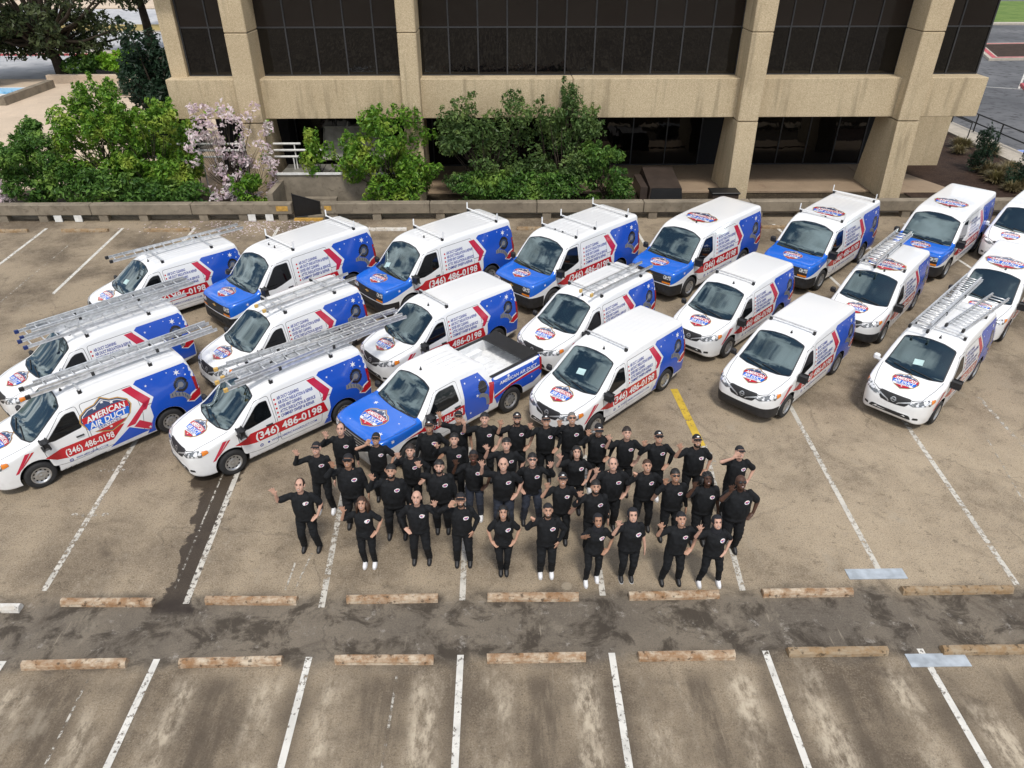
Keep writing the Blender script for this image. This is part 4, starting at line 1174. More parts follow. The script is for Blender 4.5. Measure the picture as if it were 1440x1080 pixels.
    for ax in (0.0, sp['wb']):
        for sd in (-1, 1): put_wheel(root, ax, sd * sp['track'], sp['wr'], sp['ww'], sp['rim'], 'pickup')
    return root

# ------------------------------------------------------------------ ladders
LADM = {}
def make_ladder(van, x0, y0, z0, length, width, label, caps='blue', sections=2, skew=0.0, tilt=0.0, step=.305):
    """lies along the van's roof from x0 (front) towards the rear; own top-level thing"""
    a = van.rotation_euler.z; c, s_ = math.cos(a), math.sin(a)
    o = empty('ladder', (van.location.x + x0 * c - y0 * s_, van.location.y + x0 * s_ + y0 * c, z0), a + R(skew))
    o.rotation_euler = (0, R(-tilt), a + R(skew)); tag(o, label, 'ladder', 'ladders strapped on the van roofs')
    capm = M['capblue'] if caps == 'blue' else M['capyellow'] if caps == 'yellow' else M['black']
    for k in range(sections):
        zz = .085 * k; ww = width - .07 * k; xs = .25 * k; ln = length - .35 * k
        for sg in (-1, 1):
            key = ('rail', round(ln, 2))
            if key not in LADM:
                LADM[key] = MB().box(0, ln, -.012, .012, 0, .075).box(0, ln, -.022, .022, 0, .009).box(0, ln, -.022, .022, .066, .075).mesh('rail')
            r_ = link('rail', LADM[key], o, M['alu']); r_.location = (xs, sg * ww / 2, zz)
            if k == 0:
                if ('cap', caps) not in LADM: LADM[('cap', caps)] = MB().box(-.05, .05, -.03, .03, -.012, .088, 0, .01).mesh('end_cap'); LADM[('cap', caps)].materials.append(capm)
                q = link('end_cap', LADM[('cap', caps)], o); q.location = (xs, sg * ww / 2, zz)
            for j, bx in enumerate((.31, .65)):
                if 'brk' not in LADM: LADM['brk'] = MB().box(-.035, .035, -.028, .028, -.006, .084, 0, .006).mesh('bracket'); LADM['brk'].materials.append(M['black'])
                if k == 0 and sections > 1:
                    q = link('bracket', LADM['brk'], o); q.location = (xs + bx * ln, sg * ww / 2, zz)
        key = ('rung', round(ww, 2))
        if key not in LADM: LADM[key] = MB().tube([(0, -ww / 2, 0), (0, ww / 2, 0)], .018, 8).mesh('rung')
        n = int(ln / step)
        for i in range(n):
            r_ = link('rung', LADM[key], o, M['alu'], True); r_.location = (xs + .16 + i * step, 0, zz + .038)
    return o
M['capblue'] = plain('blue_end_cap', (0.012, 0.03, 0.14), 0.5)
M['capyellow'] = plain('yellow_end_cap', (0.62, 0.40, 0.12), 0.5)

# ------------------------------------------------------------------ people
def remesh(mb, vox, name, smooth_it=3, fac=0.5):
    me = mb.mesh(name); fixnormals(me)
    def mods(o):
        r_ = o.modifiers.new('r', 'REMESH'); r_.mode = 'VOXEL'; r_.voxel_size = vox; r_.adaptivity = 0.0
        s_ = o.modifiers.new('s', 'SMOOTH'); s_.iterations = smooth_it; s_.factor = fac
    out = evaluated(me, mods, name); bpy.data.meshes.remove(me)
    out.polygons.foreach_set('use_smooth', [True] * len(out.polygons)); return out

from mathutils import noise as mnoise
def folds(me, amp, fr, an, seed):
    me.update(); off = Vector((seed * 3.1, seed * 1.7, seed))
    nr = [v.normal.copy() for v in me.vertices]
    for v, n_ in zip(me.vertices, nr):
        p = Vector((v.co.x * an[0], v.co.y * an[1], v.co.z * an[2])) * fr + off
        a = 1.0 - abs(mnoise.noise(p)) * 2.2
        v.co += n_ * (a * amp - amp * .45)
    me.update()

def two_bone(a, b, l1, l2, pole):
    a, b = Vector(a), Vector(b); d = b - a; L = min(d.length, (l1 + l2) * .995); dn = d.normalized(); b = a + dn * L
    x = (l1 * l1 - l2 * l2 + L * L) / (2 * L); h = math.sqrt(max(l1 * l1 - x * x, 0))
    p = Vector(pole) - dn * Vector(pole).dot(dn); p.normalize()
    return a + dn * x + p * h, b

ARM = {  # wrist relative to shoulder (metres, person facing -Y, side sign applied to x), elbow pole, hand direction, palm normal
    'wave': ((.15, -.20, .20), (.18, .30, -1), (.10, -.12, 1), (0, -1, .25)),
    'wave_high': ((.20, -.16, .34), (.9, .1, -.6), (.15, -.1, 1), (0, -1, .3)),
    'wave_out': ((.21, -.18, .21), (.30, .25, -1), (.35, -.1, 1), (0, -1, .25)),
    'wave_near': ((.07, -.21, .23), (.5, .2, -1), (.05, -.1, 1), (0, -1, .25)),
    'salute': ((.03, -.17, .22), (1, .1, -.45), (-.55, .12, .75), (0, -1, .2)),
    'thumb': ((.11, -.23, .20), (.5, .2, -1), (.0, -.25, 1), (.6, -1, .2)),
    'point': ((.18, -.20, .19), (.6, .2, -1), (.25, -.25, 1), (0, -1, .25)),
    'forward': ((.10, -.38, .18), (.8, .3, -.8), (.05, -.45, 1), (0, -1, .5)),
    'hip': ((.08, -.07, -.43), (1, .45, .1), (-.75, -.35, -.5), (0, .3, -1)),
    'down': ((.10, -.05, -.52), (.5, 1, 0), (.02, -.12, -1), (-1, 0, 0)),
    'pocket': ((.035, -.09, -.44), (1, .5, .1), (-.35, -.10, -.9), (-.6, .6, 0)),
}
def person(px, py, label, h=1.74, girth=1.0, yaw=0.0, up=('R', 'wave'), other='hip', sleeve='short', hair='short', hcol='dark', skin=1, glasses=None, beard=False, shoes='black', trousers='trouser', stance=.11, lean=0.0, tilt=30.0, female=False, step=0.0, logo=True):
    S = h / 1.75 * 1.02; g = girth * 1.05
    root = empty('person', (px, py, 0), R(yaw)); root.scale = (S, S, S)
    tag(root, label, 'person', 'staff in black polo shirts waving')
    lx = lean
    pel = Vector((lx * .35, 0, .93)); che = Vector((lx * .8, -.01, 1.27)); nb = Vector((lx, 0, 1.475))
    hipw = (.098 if not female else .105); shw = (.174 if not female else .150) * (1 + (g - 1) * .35)
    hips = [pel + Vector((s_ * hipw, 0, -.02)) for s_ in (-1, 1)]
    ank = [Vector((s_ * stance + lx * .1, step * s_ * .5, .085)) for s_ in (-1, 1)]
    knees = [two_bone(hips[i], ank[i], .43, .42, (0, -1, 0))[0] for i in range(2)]
    sho = [Vector((nb.x + s_ * shw, 0, 1.415)) for s_ in (-1, 1)]
    # torso rings (depth and width grow with girth)
    gb = 1 + (g - 1) * 1.55
    def torso(ex):
        if female:
            tr = [((pel.x, .005, .84), .150 * g + ex, .120 * g + ex), ((pel.x, .005, .93), .168 * g + ex, .128 * g + ex), ((pel.x + lx * .2, 0, 1.04), .142 * gb + ex, .108 * gb + ex), ((che.x - lx * .1, -.01, 1.17), .142 * gb + ex, .112 * gb + ex), ((che.x, -.022, 1.28), .155 * g + ex, .126 * g + ex), ((che.x, 0, 1.38), .158 * g + ex, .098 * g + ex), ((nb.x, .01, 1.45), .100 * g + ex, .072 + ex), ((nb.x, .012, 1.485), .060 + ex, .056 + ex)]
        else:
            tr = [((pel.x, .005, .84), .145 * g + ex, .112 * g + ex), ((pel.x, .005, .93), .158 * g + ex, .120 * gb + ex), ((pel.x + lx * .2, -.012 * gb, 1.04), .158 * gb + ex, .118 * gb + ex), ((che.x - lx * .1, -.014 * gb, 1.16), .160 * gb + ex, .120 * gb + ex), ((che.x, -.008, 1.29), .180 * g + ex, .122 * g + ex), ((che.x, .004, 1.385), .178 * g + ex, .100 * g + ex), ((nb.x, .012, 1.45), .112 * g + ex, .074 + ex), ((nb.x, .014, 1.49), .062 + ex, .058 + ex)]
        return tr
    body = MB(); body.loft(torso(-.016), 16, 0, 2.3)
    # head frame
    ht = R(tilt); HS = 1.10; hr = Matrix.Rotation(-ht, 3, 'X') * HS
    neck_top = Vector((nb.x, .0, 1.535)); hc = neck_top + hr @ Vector((0, -.022, .098))
    HW = lambda x, y, z: hc + hr @ Vector((x, y, z))
    body.capsule(nb + Vector((0, .012, -.04)), neck_top + Vector((0, .0, .03)), .056 * (1 + (g - 1) * .4), .053 * (1 + (g - 1) * .4))
    fw = 1 + (g - 1) * .25
    body.ell(HW(0, .012, .028), (.077 * fw, .095, .092), 16, 12, hr)
    body.ell(HW(0, -.022, -.030), (.066 * fw, .070, .085), 14, 10, hr)
    body.ell(HW(0, -.042, -.080), (.044 * fw, .042, .034), 12, 8, hr)
    body.capsule(HW(0, -.092, .012), HW(0, -.104, -.028), .010, .017, 8)
    body.ell(HW(0, -.078, .040), (.050, .022, .014), 10, 6, hr)
    for s_ in (-1, 1): body.ell(HW(s_ * .078 * fw, .012, -.004), (.013, .022, .034), 8, 6, hr)
    # legs
    for i in range(2):
        body.capsule(hips[i], knees[i], .072 * g, .052, 12); body.capsule(knees[i], ank[i], .050, .036, 12)
        body.capsule(ank[i], ank[i] + Vector((0, -.12, -.045)), .034, .030, 8)
    # arms
    arms = []
    upi = 0 if up[0] == 'R' else 1
    for i, sg in ((0, -1), (1, 1)):
        pose = up[1] if i == upi else other
        rel, pole, hd, pn = ARM[pose]
        jit = Vector((random.uniform(-.03, .03), random.uniform(-.02, .02), random.uniform(-.03, .03))) if i == upi else Vector((random.uniform(-.01, .01), 0, random.uniform(-.015, .015)))
        w = sho[i] + Vector((sg * rel[0], rel[1], rel[2])) + jit
        if pose in ('hip', 'pocket', 'down'): w.x += sg * .05 * (g - 1) * 2 - (0 if pose != 'hip' else 0)
        el, w = two_bone(sho[i], w, .275, .25, (sg * pole[0], pole[1], pole[2]))
        ru, rf = .046 * (1 + (g - 1) * .6), .036 * (1 + (g - 1) * .5)
        if female: ru, rf = ru * .88, rf * .88
        body.capsule(sho[i], el, ru, rf * 1.04, 12); body.capsule(el, w, rf * 1.08, .026, 12)
        hdv = Vector((sg * hd[0], hd[1], hd[2])).normalized(); pnv = Vector((sg * pn[0], pn[1], pn[2])); pnv = (pnv - hdv * pnv.dot(hdv)).normalized()
        side = hdv.cross(pnv).normalized()
        rt = Matrix((side, pnv, hdv)).transposed()
        pc = w + hdv * .055
        body.ell(pc, (.045, .021, .060), 12, 8, rt)
        # thumb lies on the side nearer the body's midline when the palm faces forward
        ts = side if side.x * -sg > 0 else -side
        if pose in ('hip', 'pocket'): ts = side if side.z > 0 else -side
        fist = pose == 'thumb'
        for k in range(4):
            off = (k - 1.5) * .0240; ln = (.068, .078, .074, .058)[k]
            base = pc + hdv * .044 + ts * (-off if True else off)
            spread = -off * (2.2 if 'wave' in pose or pose == 'forward' else .5)
            d1 = (hdv + ts * spread * 4).normalized()
            if fist: d1 = (hdv * .25 + pnv * 1.0).normalized(); ln *= .55
            if pose == 'point' and k in (2, 3): d1 = (hdv * .3 + pnv).normalized(); ln *= .6
            curl = .18 if not fist else -.6
            mid = base + d1 * ln * .55; tip = mid + (d1 + pnv * curl).normalized() * ln * .5
            if fist: tip = mid - hdv * .03
            body.capsule(base - d1 * .01, mid, .0124, .0118, 7); body.capsule(mid, tip, .0118, .0105, 7)
        tb = pc - hdv * .022 + ts * .030
        td = (ts * .85 + hdv * .75 + pnv * .25).normalized() if not fist else (hdv + ts * .15).normalized()
        tm = tb + td * .038; tt = tm + (td + hdv * .35).normalized() * .032
        body.capsule(tb, tm, .0135, .0118, 7); body.capsule(tm, tt, .0118, .0102, 7)
        arms.append((sho[i], el, w, ru, rf, hdv, side, pose))
    bme = remesh(body, .0105, 'body', 2, .45)
    bo = link('body', bme, root, M['skin%d' % skin])
    # shirt
    sh = MB(); tr = torso(.014)
    hem = .87 if not female else .88
    tr = [((tr[1][0][0], tr[1][0][1], hem), tr[1][1] + .012, tr[1][2] + .012)] + tr[1:6] + [((nb.x, .012, 1.455), .100 * g + .012, .076), ((nb.x, .012, 1.474), .078, .070)]
    sh.loft(tr, 18, 0, 2.3)
    for a, e, w, ru, rf, hdv, side, pose in arms:
        sh.ell(a, (ru + .020,) * 3, 12, 8)
        if sleeve == 'long':
            sh.capsule(a, e, ru + .016, rf + .018, 12); sh.capsule(e, w - (w - e) * .06, rf + .018, .036, 12)
        else:
            sh.capsule(a, a + (e - a) * .80, ru + .020, ru + .018, 12)
    sme = remesh(sh, .0135, 'shirt', 3, .5); folds(sme, .011, 7.5, (1.0, 1.0, .55), px)
    so = link('shirt', sme, root, M['polo'])
    cl = MB()                                                       # fold-over collar with a V opening
    for sg in (-1, 1):
        cl.add([(nb.x + sg * .012, -.078, 1.435), (nb.x + sg * .060, -.066, 1.448), (nb.x + sg * .072, -.012, 1.478), (nb.x + sg * .064, -.008, 1.505), (nb.x + sg * .044, -.056, 1.482), (nb.x + sg * .064, .05, 1.500), (nb.x + sg * .076, .05, 1.478)], [(0, 1, 4), (1, 2, 3, 4), (2, 6, 5, 3)] if sg > 0 else [(4, 1, 0), (4, 3, 2, 1), (3, 5, 6, 2)])
    cl.build('collar', M['polo'], so)
    if logo:
        bv = BVHTree.FromPolygons([v.co.copy() for v in sme.vertices], [list(p.vertices) for p in sme.polygons])
        ox, oz = che.x + .085 * g, 1.325
        d = Decal().disc(ox, oz, .050, 'decalwhite', 0, 18, .034).poly([(ox - .036, oz + .004), (ox + .036, oz + .004), (ox + .030, oz + .018), (ox - .030, oz + .018)], 'red', 1).poly([(ox - .036, oz - .012), (ox + .036, oz - .012), (ox + .036, oz + .001), (ox - .036, oz + .001)], 'ink', 1).disc(ox, oz - .020, .014, 'pink', 1, 8, .007)
        d.build('chest_logo', bv, lambda u, v: ((u, -2.0, v), (0, 1, 0)), so, .05, .006, .002, cache={})
    # trousers
    tm_ = MB(); t0 = torso(.010)
    tm_.loft([((pel.x, .005, .80), t0[0][1] * .92, t0[0][2] * .95), t0[0], t0[1], ((pel.x, .0, 1.0), t0[1][1] * .95, t0[1][2] * .95)], 16, 0, 2.2)
    slim = .88 if female else 1.0
    for i in range(2):
        tm_.capsule(hips[i] + Vector((0, 0, -.03)), knees[i], .098 * g * (slim * .5 + .5), .076 * slim * (1 + (g - 1) * .5), 12)
        tm_.capsule(knees[i], ank[i] + Vector((0, .004, .0)), .076 * slim * (1 + (g - 1) * .5), .062 * slim, 12)
    tme = remesh(tm_, .0145, 'trousers', 3, .5); folds(tme, .010, 8.5, (.7, .7, 1.3), py); link('trousers', tme, root, M[trousers])
    for i in range(2):
        a = ank[i]; tx = (-1 if i == 0 else 1) * .03
        s_ = MB()
        s_.loft([((a.x, a.y - .045, .022), .046, .128), ((a.x, a.y - .045, .045), .047, .130), ((a.x, a.y - .035, .070), .042, .112), ((a.x, a.y - .010, .095), .040, .075), ((a.x, a.y + .005, .115), .041, .055)], 14, 0, 2.4)
        s_.loft([((a.x, a.y - .045, .0), .047, .130), ((a.x, a.y - .045, .022), .050, .134)], 14, 1, 2.4)
        s_.build('shoe', [M['shoewhite' if shoes == 'white' else 'shoeblack'], M['sole' if shoes in ('white', 'sole') else 'shoeblack']], root, True)
    # face
    for s_ in (-1, 1):
        e_ = MB().ell(HW(s_ * .030, -.0855, .016), (.013, .008, .0085), 10, 6, hr).build('eye', M['eye'], bo, True)
        MB().ell(HW(s_ * .031, -.0900, .036), (.020, .007, .0045), 8, 5, hr).build('eyebrow', M['hair_' + (hcol if hair != 'bald' else 'dark')], bo, True)
    MB().ell(HW(0, -.0905, -.058), (.026, .009, .0085), 10, 6, hr).build('mouth', M['lip'], bo, True)
    if skin < 4 or random.random() < .6:
        MB().ell(HW(0, -.0945, -.056), (.019, .0075, .0050), 8, 5, hr).build('teeth', M['teeth'], bo, True)
    if glasses:
        gm = MB()
        for s_ in (-1, 1):
            gm.ell(HW(s_ * .034, -.0960, .016), (.029, .007, .019), 10, 6, hr)
            gm.tube([HW(s_ * .060, -.088, .020), HW(s_ * .084 * fw, .015, .018)], .004, 5)
        gm.tube([HW(-.010, -.101, .020), HW(.010, -.101, .020)], .004, 5)
        gm.build('sunglasses', M['black'], root, True)
    if beard:
        bd = MB(); bd.ell(HW(0, -.028, -.066), (.066 * fw, .0745, .056), 14, 8, hr); bd.ell(HW(0, -.050, -.090), (.044, .046, .036), 12, 8, hr)
        bm_ = bd.mesh('beard'); b2 = bmesh.new(); b2.from_mesh(bm_)
        kill = []
        for v in b2.verts:
            l = hr.transposed() @ (v.co - hc) / HS ** 2
            if l.z > -.040 or (abs(l.x) < .030 and -.072 < l.z < -.042 and l.y < -.06): kill.append(v)
        bmesh.ops.delete(b2, geom=kill, context='VERTS'); b2.to_mesh(bm_); b2.free()
        link('beard', bm_, root, M['hair_' + hcol], True)
    # hair and headwear
    def dome(rx, ry, rz, cy, cz, keep, name, mat_, n=20, m=14, rough=0.0):
        q = MB().ell(HW(0, cy, cz), (rx, ry, rz), n, m, hr).mesh(name); b2 = bmesh.new(); b2.from_mesh(q); kill = []
        for v in b2.verts:
            l = hr.transposed() @ (v.co - hc) / HS ** 2
            if not keep(l): kill.append(v)
            elif rough: v.co += (v.co - hc).normalized() * random.uniform(-rough, rough)
        bmesh.ops.delete(b2, geom=kill, context='VERTS'); b2.to_mesh(q); b2.free()
        return link(name, q, root, mat_, True)
    hm = M['hair_' + hcol]
    line = lambda l: l.z > .052 - (l.y + .09) * .62 if l.y < .06 else l.z > -.055
    if hair == 'short': dome(.087 * fw, .105, .106, .016, .032, line, 'hair', hm, 24, 18, .005)
    elif hair == 'buzz': dome(.0795 * fw, .0985, .0955, .013, .029, lambda l: l.z > .062 - (l.y + .09) * .66 if l.y < .06 else l.z > -.05, 'hair', hm, 20, 16)
    elif hair == 'receding': dome(.082 * fw, .101, .099, .014, .030, lambda l: (l.z > -.02 and abs(l.x) > .044 and l.y > -.062) or (l.y > -.02 and l.z > -.05), 'hair', hm, 20, 16)
    elif hair == 'bald': pass
    elif hair in ('long', 'curly'):
        dome(.088 * fw, .106, .103, .018, .030, lambda l: l.z > .058 - (l.y + .09) * .70 if l.y < .04 else True, 'hair', hm, 22, 16, .003 if hair == 'long' else .010)
        q = MB()
        drop = .30 if hair == 'long' else .16
        for s_ in (-1, 1):
            for k in range(5):
                yy = -.045 + k * .035
                a = HW(s_ * .080 * fw, yy, .02); b_ = a + Vector((s_ * .018, -.01 + k * .004, -.12)); c_ = a + Vector((s_ * (.020 + .006 * k), -.035 + .012 * k, -drop - .02 * k))
                q.tube([a, b_, c_], [.024, .028, .012], 7)
        for k in range(5):
            a = HW(-.06 + .03 * k, .105, .0); q.tube([a, a + Vector((0, .012, -.12)), a + Vector((0, .0, -drop))], [.028, .030, .014], 7)
        if hair == 'curly':
            for k in range(60):
                t, u = random.uniform(0, 2 * math.pi), random.uniform(-.3, 1.2)
                p = HW(.088 * math.cos(t) * math.cos(u), .02 + .104 * math.sin(t) * math.cos(u), .03 + .10 * math.sin(u))
                l = hr.transposed() @ (p - hc) / HS ** 2
                if l.y > -.04 or l.z > .07: q.ell(p, (.020, .020, .020), 6, 4)
        q.build('hair', hm, root, True)
    elif hair in ('cap', 'cap_logo', 'beanie'):
        dome(.084 * fw, .104, .104, .014, .030, lambda l: l.z > .040 - l.y * .12, 'beanie' if hair == 'beanie' else 'cap', M['capcloth'], 22, 18)
        if hair != 'beanie':
            q = MB(); n = 11; v = []; f = []
            for i in range(n):
                t = -1 + 2 * i / (n - 1); a = t * 1.25
                for k, rr in enumerate((.0, .5, 1.0)):
                    y_ = -.070 - .020 * math.cos(a) - rr * .072 * math.cos(a * .95); x_ = .080 * fw * math.sin(a) * (1 + .02 * rr)
                    v.append(HW(x_, y_, .056 - .020 * rr - .016 * t * t))
            for i in range(n - 1):
                for k in range(2): f.append((i * 3 + k, i * 3 + k + 1, (i + 1) * 3 + k + 1, (i + 1) * 3 + k))
            q.add(v, f); q.add([p + hr @ Vector((0, 0, -.006)) for p in v], [tuple(reversed(t)) for t in f])
            q.build('brim', M['capcloth'], root, True)
            if hair == 'cap_logo':
                MB().ell(HW(0, -.083, .088), (.026, .010, .015), 10, 6, hr).build('cap_logo', M['decalwhite'], root, True)
        dome(.0800 * fw, .0990, .0955, .014, .028, lambda l: l.y > .0 and -.055 < l.z < .06, 'hair', hm, 18, 14)
    elif hair == 'hood':
        dome(.092 * fw, .112, .112, .018, .028, lambda l: not (l.y < -.035 and l.z < .070 and abs(l.x) < .060), 'headscarf', M['hoodcloth'], 24, 18)
        q = MB().loft([((nb.x, .010, 1.40), .115, .100), ((nb.x, .008, 1.46), .108, .090), ((nb.x, .012, 1.53), .086, .080), ((nb.x, .03, 1.58), .080, .080)], 16)
        q.build('headscarf_drape', M['hoodcloth'], root, True)
    return root

# ------------------------------------------------------------------ ground
structure('ground', sheet(-420, 420, -200, 620, -0.30), M['earth'])
lot = structure('parking_lot', MB().box(-70, 70, -60, 30.25, -0.28, 0.0), M['deck'])
structure('planting_bed', sheet(-40, 20, 30.3, 34.2, -0.06), M['soil'])
structure('patio', MB().box(-18.0, 20.3, 33.4, 40.0, -.25, -.02), M['patio'])
structure('mulch_bed', sheet(19.2, 27.3, 30.3, 50.0, -.012), M['mulch'])
structure('terrace', MB().box(-46, -15.5, 34.4, 63.5, -.28, -.05), M['terrace'])
structure('asphalt_yard', sheet(26.5, 140, 28, 190, -.15), M['asphalt'])
structure('street', sheet(-170, -22, 79.5, 94, -.12), M['street'])
structure('side_road', sheet(-170, -30, 64, 76.5, -.13), M['street'])
structure('far_street', sheet(-200, -22, 101, 121, -.12), M['street'])
structure('verge', MB().box(-200, -22, 94.2, 100.8, -.28, -.02), M['drygrass'])
structure('sidewalk', MB().box(-170, -34, 76.7, 79.3, -.28, .0), M['kerb'])
structure('lawn', MB().box(60, 170, 101, 130, -.28, .02), M['lawn'])
structure('far_verge', MB().box(-240, -22, 121.3, 150, -.28, -.02), M['terrace'])
_k = MB().box(-170, -36, 76.35, 76.62, -.28, .03).build('red_kerb', M['redkerb']); tag(_k, kind='structure')
_k = MB().box(-200, -22, 93.9, 94.15, -.28, .02).build('street_kerb', M['kerb']); tag(_k, kind='structure')
_k = MB().box(58, 60, 99.5, 130, -.28, .05).box(60, 170, 99.5, 100.9, -.28, .05).build('lawn_kerb', M['kerb']); tag(_k, kind='structure')

# painted bay lines (children of the lot)
def pline(x0, y0, x1, y1, w, mk='line', z=.004):
    a, b = Vector((x0, y0)), Vector((x1, y1)); d = (b - a).normalized(); n = Vector((-d.y, d.x)) * w / 2
    mb = MB(); P = [a + n, a - n, b - n, b + n]; mb.add([(p.x, p.y, z) for p in P], [(0, 1, 2, 3)])
    return mb.build('painted_line', M[mk], lot)
for x in (-11.4, -8.74, -6.08, -3.43, -.78, 1.88, 4.60, 7.32, 10.0):
    pline(x + (.03 if x == 7.32 else 0), 7.90, x, -.5, .115)
for x0, y0, x1, y1 in ((-9.14, 14.6, -8.87, 9.45), (-6.24, 13.3, -6.02, 9.1), (-3.70, 13.6, -3.44, 8.97), (-.84, 13.8, -.80, 9.1), (1.96, 13.5, 1.88, 9.17), (4.95, 13.8, 4.59, 9.25), (7.66, 15.8, 7.44, 9.55), (10.42, 15.6, 9.96, 9.3), (-11.75, 14.5, -11.55, 9.4)):
    pline(x0, y0, x1, y1, .115, 'lineworn')
for x in (-24.6, -21.9, -19.12, -15.93, -12.9, -9.4, -6.4, -3.4, -.4, 2.6, 5.6, 8.6, 11.6, 14.4, 17.2, 20.0):
    pline(x, 28.95, x + .38, 22.6, .12)
for x in (12.9, 15.6, 18.3): pline(x, 15.8, x - .35, 9.4, .11, 'linefaint')
for x0, y0, x1, y1 in ((12.1, 14.1, 11.5, 11.4), (-3.92, 10.35, -4.05, 9.35), (-6.55, 12.9, -6.36, 9.4), (-4.2, 10.1, -4.22, 9.4), (-17.3, 28, -17.0, 22), (-14.1, 27.8, -13.8, 22.5), (13.6, 13.6, 12.9, 10.8), (-7.1, 7.6, -7.0, 5.2), (-1.85, 7.5, -1.9, 5.4)):
    pline(x0, y0, x1, y1, .04, 'linefaint', .0045)
pline(4.72, 16.3, 4.88, 13.75, .20, 'lineyellow', .0085)
pline(4.98, 13.65, 5.02, 13.0, .16, 'linefaint', .0088)
# bubble-shaped dabs beside one line
for bx, by in ((-8.98, 11.55), (-9.06, 13.05)):
    dd_ = MB()
    for k, ox in enumerate((-.34, -.15, .10, .32)):
        dd_.add([(bx + ox + .075 * math.cos(2 * math.pi * i / 12), by + .055 * math.sin(2 * math.pi * i / 12), .0088) for i in range(12)], [tuple(range(12))])
    dd_.build('painted_dots', M['linefaint'], lot)
# steel cover plates over the drain joint
for px, py, w in ((7.34, 9.62, 1.15), (7.55, 7.66, 1.05)):
    MB().box(px - w / 2, px + w / 2, py - .13, py + .13, .001, .014).build('cover_plate', M['plate'], lot)

# wheel stops
def stop_mesh(L, h=.125, w=.17):
    mb = MB(); n = 9; rng = random.Random(int(L * 1000))
    prof = [(-w / 2, 0), (-w / 2 + .012, h * .55), (-w / 2 + .045, h * .96), (0, h), (w / 2 - .045, h * .96), (w / 2 - .012, h * .55), (w / 2, 0)]
    v = []; f = []
    for i in range(n):
        x = -L / 2 + L * i / (n - 1)
        for (y, z) in prof: v.append((x + (rng.uniform(-.006, .006)), y + rng.uniform(-.004, .004), max(0, z + rng.uniform(-.006, .004) * (z > 0))))
    m = len(prof)
    for i in range(n - 1):
        for j in range(m - 1): f.append((i * m + j, (i + 1) * m + j, (i + 1) * m + j + 1, i * m + j + 1))
    f.append(tuple(reversed(range(m)))); f.append(tuple((n - 1) * m + j for j in range(m)))
    mb.add(v, f); me = mb.mesh('wheel_stop'); fixnormals(me); return me
STOPM = {}
def stop(x0, x1, y, mk, label, group, rz=0.0):
    key = (round(x1 - x0, 2), mk)
    if key not in STOPM: STOPM[key] = stop_mesh(x1 - x0); STOPM[key].materials.append(M[mk])
    o = link('wheel_stop', STOPM[key]); o.location = ((x0 + x1) / 2, y, .001); o.rotation_euler = (0, 0, rz)
    tag(o, label, 'wheel stop', group)
G1, G2, G3 = 'wheel stops in front of the waving staff', 'wheel stops at the heads of the empty bays', 'wheel stops along the concrete barrier'
for (a, b), lb in zip(((-8.34, -6.62), (-5.64, -3.92), (-2.98, -1.26), (-.32, 1.41), (2.37, 4.09)), (
    'chalky wheel stop with a chipped white end touching the wet spill', 'greyish cream wheel stop between the wet spill and the outermost person',
    'rust-edged cream wheel stop in front of the bald and brown-haired front-row people', 'cream wheel stop in front of the person with both hands on hips', 'rust-tipped cream wheel stop in front of the two scarf-wearing people')):
    stop(a, b, 9.13, 'stop', lb, G1, random.uniform(-.02, .02))
stop(4.93, 6.66, 9.15, 'stop', 'tan wheel stop ending at a grey steel cover plate, staff side', G1)
stop(7.62, 9.75, 9.17, 'stoppale', 'long pale wheel stop with a broken end beyond the steel plate', G1)
stop(-10.9, -9.05, 9.02, 'stopwhite', 'white painted concrete wheel stop on the staff side of the strip', G1)
for (a, b), lb in zip(((-8.32, -6.55), (-5.63, -3.87), (-2.95, -1.24), (-.31, 1.41), (2.33, 4.02)), (
    'rusty wheel stop of an empty bay, facing the stop beside the spill', 'rusty wheel stop of an empty bay, facing the greyish cream stop',
    'rusty wheel stop of the empty bay below the bald front-row person', 'rusty wheel stop of the empty bay below the hands-on-hips person', 'rusty wheel stop of the empty bay below the scarf-wearing pair')):
    stop(a, b, 7.80, 'stop', lb, G2, random.uniform(-.02, .02))
stop(4.97, 6.72, 7.84, 'stoppale', 'pale weathered wheel stop heading an empty bay beside the steel plate', G2)
stop(7.70, 9.6, 7.84, 'stoppale', 'pale weathered wheel stop past the steel plate of the empty bays', G2)
for x, lb in ((-20.6, 'mossy brown wheel stop at the barrier before the outermost shrub'), (-17.3, 'mossy brown wheel stop between the two clearest back bay lines'), (-13.9, 'mossy brown wheel stop strewn with petals near the pink magnolia')):
    stop(x - .95, x + .95, 28.55, 'stoppale', lb, G3)
for x, mk, lb in ((-4.9, 'stopwhite', 'white wheel stop at the barrier between two blue-hooded vans'), (1.6, 'stoppale', 'brown wheel stop at the barrier behind the shrubs'), (11.9, 'stoppale', 'tan wheel stop at the barrier between roof-badged vans')):
    stop(x - .95, x + .95, 28.5, mk, lb, G3)

